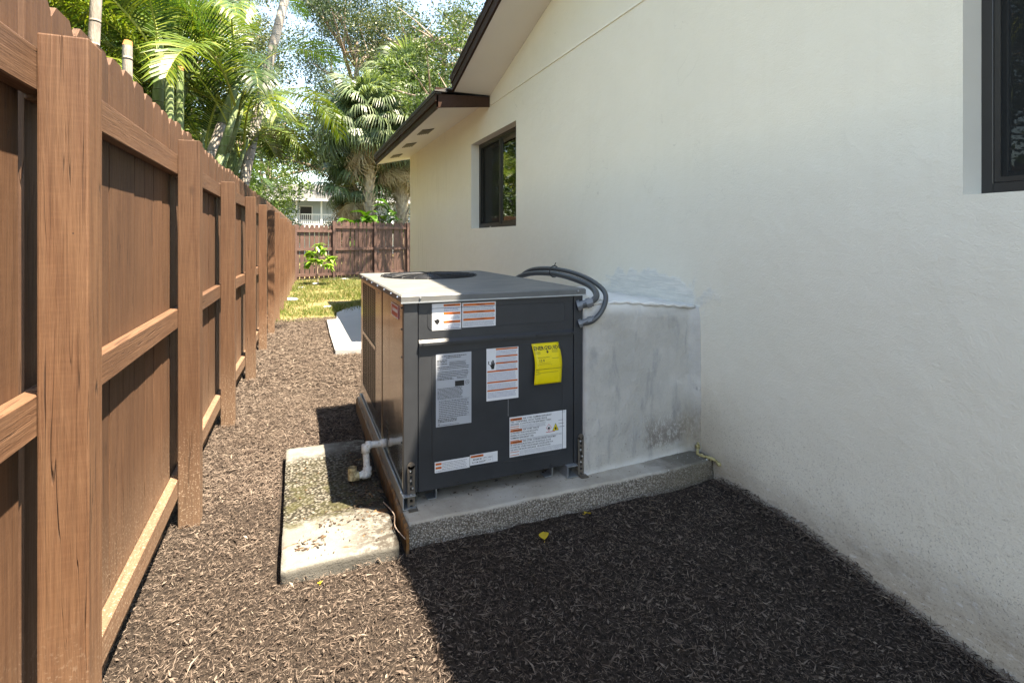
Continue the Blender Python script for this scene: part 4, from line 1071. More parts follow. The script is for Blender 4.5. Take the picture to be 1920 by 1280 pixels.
# 7, 8: bottom strips
s = sticker('notice_strip', .607, .779, .249, .300, M['lab_white'], ac, 'narrow white notice strip with two amber bars at the bottom left')
bars([(.611, .640, .284, .294), (.611, .640, .266, .276)], y1_, M['lab_orange'], s)
b = MB()
for z, a in ((.290,.643),(.283,.643),(.276,.643),(.269,.643),(.261,.643),(.255,.611)): greek(b, a, .765, z, .0022, y1_)
b.build('small_print', M['ink_grey'], s)
s = sticker('room_area_strip', .781, .924, .256, .306, M['lab_white'], ac, 'short white strip reading MINIMUM ROOM AREA')
bars([(.784, .850, .292, .302)], y1_, M['lab_orange'], s)
txt([('WARNING', .798, .294, .006, 1, .03), ('MINIMUM', .796, .278, .008, .9), ('ROOM AREA', .792, .264, .008, .9), ('FT²', .852, .280, .007), ('M²', .852, .266, .007), ('104.3', .873, .280, .007), ('9.7', .876, .266, .007)], y1_, M['ink'], 'lettering', s)
b = MB()
for x in (.848, .868, .898): plate(b, x, x+.0008, .261, .290, y1_)
b.build('table_rules', M['ink_grey'], s)

# conduits
def curve_pts(P, n=10):
    P = [Vector(p) for p in P]; P = [P[0]]+P+[P[-1]]; out = []
    for i in range(1, len(P)-2):
        for k in range(n):
            t = k/n; a, b_, c, d = P[i-1], P[i], P[i+1], P[i+2]
            out.append(.5*((2*b_)+(c-a)*t+(2*a-5*b_+4*c-d)*t*t+(3*b_-a-3*c+d)*t**3))
    out.append(P[-2]); return out
def conduit(P, r, label, ends):
    t = thing('flexible_conduit', label, 'conduit', P[0], 0, 'grey electrical conduits looping behind the unit')
    b = MB(); pts = curve_pts(P, 14); b.tube(pts, r, 14); b.build('hose', M['conduit'], t, smooth=True)
    for e in ends:
        a, d = Vector(e[0]), Vector(e[1]).normalized(); b = MB()
        b.tube([a, a+d*.016], r*1.75, 8); b.tube([a+d*.016, a+d*.05], r*1.25, 14); b.tube([a+d*.05, a+d*.072], r*1.6, 8); b.tube([a+d*.072, a+d*.085], r*1.35, 14)
        b.build('connector', M['fitting'], t)
A = (1.376, YF-.004, 1.0); B_ = (1.386, YF-.004, .905)
conduit([(1.376,2.425,1.0),(1.425,2.395,1.018),(1.485,2.42,1.05),(1.515,2.53,1.09),(1.505,2.70,1.12),(1.495,2.90,1.135),(1.49,3.12,1.13),(1.485,3.32,1.11),(1.48,3.5,1.07),(1.47,3.6,1.0),(1.42,3.68,.9)], .017, 'thicker grey conduit leaving the upper hole of the unit', [((1.372,YF-.004,1.0),(.9,-.45,.28))])
conduit([(1.386,2.425,.905),(1.44,2.385,.925),(1.50,2.38,.985),(1.545,2.43,1.06),(1.55,2.57,1.115),(1.53,2.74,1.15),(1.515,2.92,1.164),(1.505,3.12,1.16),(1.50,3.3,1.14),(1.50,3.46,1.09),(1.49,3.58,1.0),(1.42,3.70,.85)], .0135, 'thinner grey conduit leaving the lower hole of the unit', [((1.382,YF-.004,.905),(.9,-.5,.35))])
b = MB(); b.tube([(1.503+.034*math.cos(a), 2.95, 1.149+.036*math.sin(a)) for a in np.linspace(0, 2*PI, 14)], .0035, 6, False); b.tube([(1.503, 2.95, 1.185), (1.509, 2.94, 1.205)], .003, 6)
o = b.build('cable_tie', M['black_metal']); tag(o, 'black cable tie holding the two conduits together', 'cable tie')

# ================================================================== small litter
def leaf_obj(name, x, y, z, s, rzv, label, mat='fallen'):
    b = MB(); nseg = 6; vs = []
    for k in range(nseg+1):
        t = k/nseg; w = math.sin(t*PI)**.8*.42; vs += [(t-.5, -w, .12*math.sin(t*PI*1.3)+.10), (t-.5, 0, .12*math.sin(t*PI*1.3)), (t-.5, w, .12*math.sin(t*PI*1.3)+.14)]
    fs = [(3*k+i, 3*k+i+1, 3*k+i+4, 3*k+i+3) for k in range(nseg) for i in (0, 1)]
    b.add([(a*s, b2*s, c*s) for a, b2, c in vs], fs); b.tube([(-.5*s, 0, 0), (-.8*s, .05*s, .1*s)], .012*s+.0004, 5)
    o = b.build(name, M[mat], smooth=True); o.location = (x, y, z); o.rotation_euler = (random.uniform(-.4,.4), random.uniform(-.3,.3), rzv)
    tag(o, label, 'leaf', 'yellow leaves fallen on the mulch'); return o
leaf_obj('fallen_leaf', 1.03, 2.12, .022, .055, 1.2, 'yellow brown fallen leaf on dark mulch below the slab edge, left one')
leaf_obj('fallen_leaf', 1.30, 2.20, .03, .042, .3, 'small amber fallen leaf on mulch close to the slab edge')
leaf_obj('fallen_leaf', 1.235, 1.23, gz(1.23,1.23)+.022, .035, 2.2, 'bright yellow fallen leaf on dark mulch nearest the camera')
leaf_obj('fallen_leaf', .09, 2.15, .03, .026, 1.4, 'tiny yellow fallen leaf in sunlit mulch against the front of the small pad')
# scattered bits on pad and slab
def scatter(n, x0, x1, y0, y1, z, lmax):
    V = []; F = []
    for k in range(n):
        x, y = random.uniform(x0, x1), random.uniform(y0, y1); a = random.uniform(0, PI); L = random.uniform(.004, lmax)*.5; w = L*random.uniform(.12, .5)
        d = Vector((math.cos(a), math.sin(a), random.uniform(-.1, .1))); s_ = Vector((-d.y, d.x, random.uniform(-.2, .4))); c = Vector((x, y, z+.004)); b0 = len(V)
        V += [c-d*L, c-s_*w, c+d*L, c+s_*w, c+Vector((0,0,w*.6))]; F += [(b0,b0+1,b0+4),(b0+1,b0+2,b0+4),(b0+2,b0+3,b0+4),(b0+3,b0,b0+4)]
    return V, F
V, F = [], []
for args in ((90, -.04, .40, 2.25, 2.62, .066, .018), (70, .0, .12, 2.33, 2.42, .066, .03), (60, .1, .38, 2.48, 2.56, .066, .03), (420, .26, .42, 2.35, 3.4, .060, .035), (300, 0, .4, 2.6, 3.45, .058, .018), (60, .48, 2.15, 2.3, 2.42, .114, .014), (150, .5, 1.35, 2.42, 2.7, .114, .025)):
    v, f = scatter(*args); F += [tuple(i+len(V) for i in t) for t in f]; V += v
me = np_mesh('leaf_litter', np.array([tuple(v) for v in V]), np.array(F), M['debris']); o = mesh_obj('leaf_litter', me); tag(o, 'crumbs of dead leaves and twigs strewn over the pads', 'leaf litter', kind='stuff')
b = MB(); P = curve_pts([(.395, 2.60, .075), (.42, 2.45, .085), (.405, 2.33, .09), (.435, 2.25, .07)], 6); b.tube(P, .0025, 5); o = b.build('twig', M['bark_tree']); tag(o, 'thin brown twig lying along the rusty edging board', 'twig')
# stones by the far fence
rock_spots = [(1.15, 18.2, .16, 'rounded white stone beside the far fence post'), (1.5, 18.35, .2, 'widest pale rock at the foot of the dark fence'), (.15, 15.6, .14, 'flat whitish stone half sunk in the grass, left'), (.55, 16.9, .13, 'pale stone lying in front of the small leafy plant'), (.6, 11.0, .13, 'white stone lying alone in the middle of the lawn'), (-.08, 12.6, .2, 'flat grey stone beside the long fence')]
for x, y, s, lb in rock_spots:
    bm = bmesh.new(); bmesh.ops.create_icosphere(bm, subdivisions=2, radius=s*.6)
    for v in bm.verts: v.co *= 1+.35*noise.noise(v.co*9+Vector((x, y, 0))); v.co.z *= .38; v.co.x *= 1.3
    me = bpy.data.meshes.new('stone'); bm.to_mesh(me); bm.free(); me.materials.append(M['path']); o = mesh_obj('stone', me, None, (x, y, .02)); tag(o, lb, 'stone', 'pale stones lying in the back yard')

# ================================================================== VEGETATION
def frond_mesh(name, L, n, ll, p0, p1, mat, seed, wid=.026, vang=.5, droop=.5, yellow=True):
    r = random.Random(seed); V = []; F = []; mi = []
    N = 24; pts = []; p = Vector((0,0,0)); side_bend = r.uniform(-.25, .25)
    for i in range(N+1):
        t = i/N; a = p0+(p1-p0)*t**1.25; pts.append(p.copy()); p = p+Vector((math.cos(a), side_bend*t, math.sin(a)))*(L/N)
    def at(t):
        f = t*N; i = min(int(f), N-1); return pts[i].lerp(pts[i+1], f-i), (pts[i+1]-pts[i]).normalized()
    # rachis
    for i in range(0, N, 2):
        a, b_ = pts[i], pts[i+2]; w0, w1 = .012*(1-i/N)+.003, .012*(1-(i+2)/N)+.003
        b0 = len(V); V += [a+Vector((0,w0,0)), a-Vector((0,w0,0)), a-Vector((0,0,w0*1.3)), b_+Vector((0,w1,0)), b_-Vector((0,w1,0)), b_-Vector((0,0,w1*1.3))]
        F += [(b0,b0+1,b0+4,b0+3),(b0+1,b0+2,b0+5,b0+4),(b0+2,b0,b0+3,b0+5)]; mi += [1]*3
    for k in range(n):
        t = .16+.84*(k+.5)/n; c, d = at(t); s0 = d.cross(Vector((0,0,1))).normalized(); u = s0.cross(d).normalized()
        l = ll*(math.sin(PI*min(1, (t-.10)/.95))**.55)*r.uniform(.88, 1.08)
        for sg in (-1, 1):
            if r.random() < .04: continue
            fw = .35+.75*t; va = vang*r.uniform(.6, 1.25)
            dr = (s0*sg*math.cos(va)+u*math.sin(va)+d*fw).normalized()
            q = c.copy(); w = wid*r.uniform(.8, 1.15); b0 = len(V); segs = 3; g_ = droop*r.uniform(.7, 1.3)
            nm = d.cross(dr).normalized(); wv = dr.cross(nm).normalized()
            for j in range(segs+1):
                tt = j/segs; ww = w*(.55 if j == 0 else (1 if j == 1 else (.75 if j == 2 else .08)))/2
                V += [q+wv*ww, q-wv*ww]; dr = (dr+Vector((0,0,-g_*(.35+tt)))).normalized(); q = q+dr*(l/segs)
            F += [(b0+2*j, b0+2*j+1, b0+2*j+3, b0+2*j+2) for j in range(segs)]; mi += [0]*segs
    me = bpy.data.meshes.new(name); me.from_pydata([tuple(v) for v in V], [], F); me.materials.append(mat); me.materials.append(M['yellow_stem'])
    me.polygons.foreach_set('material_index', mi); me.update(); return me
areca = [frond_mesh('frond', random.uniform(1.7, 2.3), 62, .46, R(random.uniform(58, 76)), R(random.uniform(-50, -15)), M['areca'] if k % 3 else M['areca_dk'], 100+k, .019, .55, random.uniform(.25, .6)) for k in range(8)]
def hang(o, parent, m, sc=1, rx=0, ry=0, rzv=0):
    o.parent = parent; o.location = m; o.rotation_euler = (rx, ry, rzv); o.scale = (sc,)*3
def palm_clump(x, y, label, stems, nfr, fl=1.0, seed=0, lim=.2, group='feathery palms standing beyond the long fence'):
    r = random.Random(seed); t = thing('areca_palm', label, 'palm', (x, y, 0), 0, group)
    for (dx, dy, h, lx, ly, rad, mt) in stems:
        P = [(x+dx+lx*(k/8)**1.4, y+dy+ly*(k/8)**1.4, -.1+(h+.1)*k/8) for k in range(9)]
        b = MB(); b.tube(P, [rad*(1.15-.35*k/8) for k in range(9)], 10); b.build('stem', M[mt], t, smooth=True)
        top = Vector(P[-1])-Vector((x, y, 0)); a0 = r.uniform(0, 6)
        dtop = (Vector(P[-1])-Vector(P[-2])).normalized()
        b = MB(); b.tube([Vector(P[-1]), Vector(P[-1])+dtop*.35, Vector(P[-1])+dtop*.6], [rad*.95, rad*.8, .012], 8); b.build('crown_shaft', M['bark_green'], t, smooth=True)
        for k in range(nfr):
            az = a0+k*2.4+r.gauss(0, .2)
            if math.cos(az) > lim: az += PI
            o = bpy.data.objects.new('frond', r.choice(areca)); col.objects.link(o)
            hang(o, t, top+dtop*r.uniform(.25, .5), fl*r.uniform(.85, 1.12), r.gauss(0, .15), r.gauss(.08, .25), az)
    return t
def stems_for(r, n, h0, h1, spread=.35, mats=('bark_grey','bark_green'), rad=(.03, .05)):
    return [(r.uniform(-spread, spread), r.uniform(-spread, spread), r.uniform(h0, h1), r.uniform(-.5, .6), r.uniform(-.4, .5), r.uniform(*rad), r.choice(mats)) for _ in range(n)]
rr = random.Random(3)
palm_clump(-1.35, 3.0, 'feathery palm clump nearest the camera behind the fence', stems_for(rr, 4, 1.9, 2.9, .3), 6, .85, 1)
palm_clump(-1.25, 5.2, 'feathery palm clump behind the third fence post', stems_for(rr, 5, 1.6, 2.9), 6, .85, 2)
palm_clump(-1.15, 7.3, 'feathery palm with one tall leaning grey stem rising past the fence', [(.32, -.2, 6.2, 1.05, 1.0, .062, 'bark_grey')]+stems_for(rr, 4, 1.4, 2.5), 7, .9, 3, .75)
palm_clump(-1.9, 9.0, 'feathery palm clump just beyond the tall leaning grey stem', stems_for(rr, 4, 1.8, 3.0), 7, .95, 4, .85)
palm_clump(-2.2, 11.3, 'low bright feathery palm arching over the middle of the fence', stems_for(rr, 6, 1.3, 2.6), 7, .95, 5, .8)
palm_clump(-2.5, 13.6, 'feathery palm clump arching near the far corner of the fence', stems_for(rr, 5, 1.5, 2.7), 7, .95, 6, .8)
palm_clump(-2.9, 16.6, 'farthest feathery palm clump by the fence corner', stems_for(rr, 5, 1.6, 3.0), 7, 1, 7, .8)
palm_clump(-2.3, 10.2, 'feathery palm with high arching yellowish fronds above the fence middle', stems_for(rr, 4, 3.6, 5.2, .4), 8, 1.05, 21, .95)
palm_clump(-2.0, 6.2, 'feathery palm with high fronds near the leaning grey stem', stems_for(rr, 4, 3.0, 4.4, .3), 7, .95, 22, .3)
palm_clump(-3.6, 16.5, 'tall feathery palm far back near the fence corner', stems_for(rr, 4, 3.2, 5.0, .4), 7, 1.05, 23, .8)
palm_clump(-3.3, 4.4, 'tall feathery palm standing well back, left', stems_for(rr, 4, 3.2, 5.2, .5), 7, 1.1, 8, .6)
palm_clump(-3.9, 8.2, 'tall feathery palm standing back in the second row', stems_for(rr, 5, 3.0, 5.5, .5), 7, 1.1, 9, .6)
palm_clump(-4.6, 13.0, 'tall feathery palm in the second row towards the corner', stems_for(rr, 4, 3.2, 5.5, .5), 7, 1.1, 10, .6)
# cut stumps behind the fence
for (x, y, h, rad, lean, mt, lb) in ((-.86, 3.5, 2.42, .024, 0, 'bark_grey', 'short cut palm stem with orange end, nearest above the pickets'), (-.9, 4.66, 2.62, .030, .02, 'bark_green', 'green ringed cut palm stem, left one of a close pair'),
                                     (-.9, 5.16, 2.77, .029, .0, 'bark_green', 'green ringed cut palm stem with dark top, right one of a close pair'), (-.76, 7.28, 3.2, .052, .05, 'bark_green', 'thick green ringed cut palm stem beside the leaning grey stem')):
    t = thing('palm_stump', lb, 'palm stump', (x, y, 0), 0, 'cut palm stems rising behind the fence')
    b = MB(); b.tube([(x+lean*k/6, y, -.1+(h+.1)*k/6) for k in range(7)], [rad*(1.1-.1*k/6) for k in range(7)], 14, False); b.build('stem', M[mt], t, smooth=True)
    b = MB(); b.tube([(x+lean, y, h), (x+lean+.004, y, h+rad*1.2)], [rad*1.0, rad*.8], 14); b.build('cut_end', M['bark_cut'], t)
# pale thin tall stems at the upper left
for (x, y, h, lx, rad, lb) in ((-1.15, 2.05, 5.0, -.1, .028, 'pale thin palm stem at the top left corner'), (-1.12, 2.25, 5.2, .0, .024, 'pale ringed palm stem right of the corner one'), (-1.2, 3.75, 5.5, .22, .028, 'slender whitish palm stem above the orange cut end')):
    t = thing('slender_palm', lb, 'palm', (x, y, 0), 0, 'slender pale palms behind the near fence')
    P = [(x+lx*(k/8), y+.1*(k/8), -.1+(h+.1)*k/8) for k in range(9)]
    b = MB(); b.tube(P, [rad*(1.2-.3*k/8) for k in range(9)], 10); b.build('stem', M['bark_grey'], t, smooth=True)
    for k in range(7):
        o = bpy.data.objects.new('frond', random.choice(areca)); col.objects.link(o); hang(o, t, Vector((lx, .1, h-.05)), 1.0, random.gauss(0, .1), random.gauss(.1, .2), PI/2+.25+k*.43)

# fan palms
def fan_mesh(name, seed, mat, n=34, L=.95, pet=1.1, droop=.9, fold=.35):
    r = random.Random(seed); V = []; F = []; mi = []
    # petiole
    P = [Vector((pet*k/6, 0, .22*math.sin(k/6*1.4))) for k in range(7)]
    for i in range(6):
        a, b_ = P[i], P[i+1]; w = .022-.0015*i; b0 = len(V); V += [a+Vector((0,w,0)), a-Vector((0,w,0)), a-Vector((0,0,w)), b_+Vector((0,w,0)), b_-Vector((0,w,0)), b_-Vector((0,0,w))]
        F += [(b0,b0+1,b0+4,b0+3),(b0+1,b0+2,b0+5,b0+4),(b0+2,b0,b0+3,b0+5)]; mi += [1]*3
    hub = P[-1]
    for k in range(n):
        t = k/(n-1)*2-1; a = t*R(140); up = fold*math.cos(a)-.15*abs(t)
        dr = Vector((math.cos(a), math.sin(a), up)).normalized(); l = L*(1-.25*abs(t))*r.uniform(.85, 1.1); q = hub+Vector((0,0,0)); b0 = len(V); segs = 5
        w = .052*L*r.uniform(.8, 1.1)
        for j in range(segs+1):
            tt = j/segs; sd_ = Vector((-dr.y, dr.x, 0)); sd_ = sd_.normalized() if sd_.length > .05 else Vector((math.sin(a), -math.cos(a), 0)); ww = w*(.1, .75, 1, .7, .42, .05)[j]/2
            V += [q+sd_*ww+Vector((0,0,(-1)**j*.0)), q-sd_*ww+Vector((0,0,ww*.7))]
            dr = (dr+Vector((0,0,-droop*tt**1.6*r.uniform(.8, 1.5)))).normalized(); q = q+dr*(l/segs)
        F += [(b0+2*j, b0+2*j+1, b0+2*j+3, b0+2*j+2) for j in range(segs)]; mi += [0]*segs
    me = bpy.data.meshes.new(name); me.from_pydata([tuple(v) for v in V], [], F); me.materials.append(mat); me.materials.append(M['yellow_stem'] if mat is not M['sabal_dead'] else M['sabal_dead'])
    me.polygons.foreach_set('material_index', mi); me.update(); return me
fans = [fan_mesh('frond', 300+k, M['sabal'], 44, random.uniform(1.05, 1.25), random.uniform(.8, 1.1), random.uniform(2.2, 3.6), .3) for k in range(5)]
deads = [fan_mesh('dead_frond', 330+k, M['sabal_dead'], 22, .8, .8, 1.6, .1) for k in range(3)]
def sabal(x, y, h, rad, nf, nd, label, sc=1.0, seed=0, lean=(0,0)):
    r = random.Random(seed); t = thing('cabbage_palm', label, 'palm', (x, y, 0), 0, 'shaggy fan palms behind the far fence')
    P = [(x+lean[0]*k/8, y+lean[1]*k/8, -.1+(h+.1)*k/8) for k in range(9)]
    b = MB(); b.tube(P, [rad*(1+.12*math.sin(k*1.3)) for k in range(9)], 14)
    tr_ = b.build('trunk', M['bark_sabal'], t, smooth=True)
    b = MB()    # old leaf bases
    nb = int(h*26)
    for k in range(nb):
        z = h*(k/nb); a = k*2.39996; q = Vector((math.cos(a), math.sin(a), 0)); sx = Vector((-q.y, q.x, 0)); c = Vector((x+lean[0]*z/h, y+lean[1]*z/h, z))+q*rad*.9; w = rad*.42
        o_ = q*rad*.55; hh = rad*1.3*r.uniform(.7, 1.2)
        b.add([c-sx*w, c+sx*w, c+sx*w*.45+o_+Vector((0,0,hh)), c-sx*w*.45+o_+Vector((0,0,hh)), c+Vector((0,0,-.03))+q*.03], [(0,1,2,3),(0,3,4),(1,4,2),(3,2,4)])
    b.build('leaf_bases', M['bark_sabal'], tr_)
    top = Vector((lean[0], lean[1], h))
    for k in range(nf):
        o = bpy.data.objects.new('frond', r.choice(fans)); col.objects.link(o); e = (k/nf)
        hang(o, t, top+Vector((0,0,.25-.35*e)), sc*r.uniform(.85, 1.15), r.gauss(0, .25), -R(68)+e*R(118)+r.gauss(0, .12), k*2.39996)
    for k in range(nd):
        o = bpy.data.objects.new('dead_frond', r.choice(deads)); col.objects.link(o)
        hang(o, t, top+Vector((0,0,-.15-.5*r.random())), sc*r.uniform(.8, 1.2), r.gauss(0, .2), R(66)+r.gauss(0, .12), k*2.39996+.7)
    return t
sabal(2.8, 22.2, 6.0, .20, 54, 20, 'tall shaggy fan palm whose crown fills the middle, left of the eave', 1.25, 1)
sabal(4.2, 22.6, 5.3, .24, 48, 34, 'stout fan palm with knobbly pale trunk and brown skirt beside the house corner', 1.15, 2)
sabal(4.8, 25.5, 8.2, .2, 52, 16, 'tallest fan palm rising behind the other two', 1.3, 3)
sabal(2.3, 23.4, 3.6, .16, 26, 22, 'low fan palm drooping over the dark fence with brown leaves', .95, 4)

# broadleaf trees
def leaf_cloud(centers, radii, per, size, seed, flat=.7):
    r = np.random.default_rng(seed); C = []
    for (c, rad) in zip(centers, radii):
        d = r.normal(0, 1, (per, 3)); d /= np.linalg.norm(d, axis=1)[:, None]; d *= (r.uniform(0, 1, per)**.45)[:, None]*rad; d[:, 2] *= flat; C.append(d+np.array(c))
    C = np.concatenate(C); n = len(C)
    a = r.normal(0, 1, (n, 3)); a[:, 2] -= .4; a /= np.linalg.norm(a, axis=1)[:, None]; b_ = np.cross(a, r.normal(0, 1, (n, 3))); b_ /= np.linalg.norm(b_, axis=1)[:, None]
    s = size*r.uniform(.6, 1.4, n)[:, None]; a = a*s; b_ = b_*s*.42
    V = np.stack([C-a, C+b_, C+a, C-b_], 1).reshape(-1, 3); F = np.array([[0,1,2,3]])+(np.arange(n)*4)[:, None]; return V, F
def tree(x, y, h, cr, label, leafmat, trunk=.3, limbs=7, clumps=60, per=150, size=.11, seed=0, base=.35, bark='bark_tree', group='leafy trees beyond the fences', flat=.7, trunks=1):
    r = random.Random(seed); t = thing('broadleaf_tree', label, 'tree', (x, y, 0), 0, group)
    b = MB(); ends = []
    for q in range(trunks):
        ox, oy = r.uniform(-.6, .6)*(trunks > 1), r.uniform(-.5, .5)*(trunks > 1); lx, ly = r.uniform(-.08, .08)*h, r.uniform(-.06, .06)*h
        P = [Vector((x+ox+lx*(k/8)+.12*math.sin(k*1.1+q), y+oy+ly*(k/8)+.1*math.cos(k*1.4), -.2+h*.85*k/8)) for k in range(9)]
        b.tube(P, [trunk*(1.15-.95*k/8)+.02 for k in range(9)], 10)
        for k in range(limbs):
            j = r.randint(2, 7); s0 = P[j]; a = r.uniform(0, 2*PI); L = cr*r.uniform(.5, .95); up_ = r.uniform(.15, .9)
            e = s0+Vector((math.cos(a)*L, math.sin(a)*L, L*up_)); m = s0.lerp(e, .5)+Vector((r.gauss(0,.2), r.gauss(0,.2), .25)); b.tube([s0, s0.lerp(m, .5)+Vector((0,0,.1)), m, m.lerp(e, .5), e], [trunk*.42*(1-.1*j), trunk*.32, trunk*.24, trunk*.14, .02], 7)
            for w in range(2):
                e2 = m+Vector((r.gauss(0,1), r.gauss(0,1), r.uniform(.2,1))).normalized()*L*.6; b.tube([m, m.lerp(e2,.5)+Vector((0,0,.08)), e2], [trunk*.18, trunk*.1, .012], 6); ends.append(e2)
            ends += [e, m.lerp(e, .6)]
    b.build('trunk', M[bark], t, smooth=True)
    cs = []; rs = []
    for k in range(clumps):
        if k < len(ends) and r.random() < .85: c = ends[k]+Vector((r.gauss(0,.3), r.gauss(0,.3), r.gauss(0,.3)))
        else:
            a = r.uniform(0, 2*PI); rr2 = cr*math.sqrt(r.random()); zf = r.uniform(base, 1); pr = math.sin(PI*min(1, max(0.02, (zf-base)/(1-base)*.85+.12)))**.6
            c = Vector((x+math.cos(a)*rr2*pr, y+math.sin(a)*rr2*pr, h*zf))
        cs.append(tuple(c-Vector((x, y, 0)))); rs.append(cr*r.uniform(.13, .26))
    V, F = leaf_cloud(cs, rs, per, size, seed+50, flat)
    o = mesh_obj('crown', np_mesh('crown', V, F, leafmat), t); return t
tree(7.5, 32, 16, 6.0, 'tall pale barked tree with open crown above the house eave', M['leaf_a'], .42, 9, 130, 520, .075, 11, .35, trunks=3)
tree(3.2, 36, 17, 7, 'very tall airy tree with blue green leaves left of the fan palms', M['leaf_c'], .40, 9, 130, 520, .08, 12, .35, trunks=2)
tree(11.5, 27, 13, 5.5, 'olive green tree half hidden by the house roof', M['leaf_a'], .35, 8, 70, 300, .08, 13, .3)
tree(6.0, 16.8, 10, 3.6, 'leafy tree behind the house corner shading the dark fence', M['leaf_b'], .22, 8, 48, 300, .055, 14, .5)
tree(-6.0, 30, 13, 6, 'dense dark green tree far behind the feathery palms', M['leaf_b'], .4, 8, 110, 420, .085, 15, .15)
tree(-7.5, 20, 12, 5.5, 'broad bright green tree behind the second row of palms', M['leaf_b'], .35, 8, 110, 400, .07, 16, .12)
tree(-6.2, 12.5, 10.5, 4.6, 'airy olive tree rising behind the near palms', M['leaf_a'], .3, 8, 70, 330, .055, 17, .2)
tree(-5.0, 6.0, 8.5, 3.6, 'small leaved tree nearest the camera beyond the long fence', M['leaf_b'], .22, 8, 60, 330, .05, 18, .2)
tree(-12, 28, 14, 6.5, 'wide dark tree at the far left of the skyline', M['leaf_c'], .4, 8, 70, 140, .15, 19, .12)
tree(-8.5, 3.5, 9, 4.0, 'leafy tree beyond the fence level with the camera', M['leaf_a'], .25, 7, 55, 150, .09, 20, .15)
tree(9, 66, 24, 10, 'tall dense tree far behind the fan palms', M['leaf_b'], .4, 8, 120, 420, .11, 24, .12)
tree(-3.6, 25, 13.5, 4.2, 'medium tree in the gap between the feathery palms and the fan palms', M['leaf_a'], .28, 8, 75, 380, .06, 25, .42)
tree(17, 40, 15, 7, 'distant tree beyond the neighbouring house, right', M['leaf_c'], .4, 7, 60, 140, .16, 21, .15)
tree(-1.5, 52, 13, 7, 'distant tree behind the pale blue house', M['leaf_b'], .4, 7, 70, 140, .17, 22, .15)
# shrubs behind the far fence
def shrub(x, y, h, rad, label, mat, per=160, size=.06, seed=0, clumps=14):
    r = random.Random(seed); t = thing('shrub', label, 'shrub', (x, y, 0), 0, 'shrubs growing behind the fences')
    b = MB(); ends = []
    for k in range(7):
        a = r.uniform(0, 6.28); e = Vector((x+math.cos(a)*rad*.7, y+math.sin(a)*rad*.7, h*r.uniform(.5,.9))); b.tube([(x, y, 0), Vector((x,y,0)).lerp(e,.5)+Vector((0,0,.1)), e], [.03, .02, .008], 6)
    b.build('stems', M['bark_tree'], t)
    cs = [(r.uniform(-rad, rad)*.8, r.uniform(-rad, rad)*.8, h*r.uniform(.15, .95)) for k in range(clumps)]
    V, F = leaf_cloud(cs, [rad*.45]*clumps, per, size, seed, .9); mesh_obj('foliage', np_mesh('foliage', V, F, mat), t); return t
shrub(2.35, 24.6, 4.2, 1.1, 'fine leaved yellow green bush beside the pale blue house', M['leaf_a'], 300, .045, 31, 26)
shrub(-.9, 22.5, 4.3, 1.2, 'loose green bush hiding the left part of the pale blue house', M['leaf_b'], 300, .05, 39, 26)
shrub(2.9, 23.6, 3.5, 1.0, 'dense dark bush under the left fan palm', M['leaf_a'], 300, .045, 32, 20)
shrub(6.2, 23.4, 3.4, 1.3, 'green bush right of the stout fan palm trunk', M['leaf_b'], 200, .08, 33, 20)
shrub(-2.4, 20.5, 3.0, 1.5, 'green bush at the corner behind the palms', M['leaf_b'], 240, .07, 34, 24)
shrub(-2.2, 2.2, 2.4, 1.2, 'green bush behind the nearest fence boards', M['leaf_b'], 200, .06, 35, 18)
shrub(-2.6, 6.6, 3.0, 1.5, 'green undergrowth filling the gap below the palms, near', M['leaf_b'], 240, .06, 36, 26)
shrub(-2.7, 10.6, 3.2, 1.6, 'green undergrowth below the palms, middle', M['leaf_a'], 240, .07, 37, 26)
shrub(-2.6, 15.0, 3.4, 1.6, 'green undergrowth below the palms, far', M['leaf_b'], 240, .07, 38, 26)
# big glossy-leaved plants behind the dark fence
def big_leaf_mesh(seed):
    r = random.Random(seed); V = []; F = []; N = 7
    for k in range(N+1):
        t = k/N; w = (math.sin(t**.7*PI)**.75)*.30; z = .35*math.sin(t*1.9)-.55*t*t; V += [(t, -w, z+.08), (t, 0, z), (t, w, z+.08)]
    for k in range(N):
        for i in (0, 1): F.append((3*k+i, 3*k+i+1, 3*k+i+4, 3*k+i+3))
    me = bpy.data.meshes.new('leaf'); me.from_pydata(V, [], F); me.materials.append(M['big_leaf']); me.polygons.foreach_set('use_smooth', [True]*len(F)); me.update(); return me
BL = [big_leaf_mesh(k) for k in range(2)]
for i, (x, y, h, lb) in enumerate(((2.55, 20.9, 2.6, 'broad glossy leaved plant over the dark fence, left'), (3.4, 21.1, 2.9, 'broad glossy leaved plant between the fan palm trunks'), (5.3, 21.2, 2.9, 'broad glossy leaved plant next to the house corner'), (1.9, 21.0, 2.3, 'lowest broad leaved plant behind the middle fence post'))):
    t = thing('broad_leaved_plant', lb, 'plant', (x, y, 0), 0, 'broad leaved plants behind the dark fence')
    b = MB(); b.tube([(x, y, -.1), (x+.05, y, h*.5), (x, y, h*.8)], [.05, .04, .03], 8); b.build('stem', M['bark_green'], t)
    for k in range(22):
        o = bpy.data.objects.new('leaf', random.choice(BL)); col.objects.link(o); hang(o, t, Vector((0, 0, h*random.uniform(.45, .9))), random.uniform(.45, .75), random.gauss(0,.3), random.uniform(-.7, .3), k*2.4)

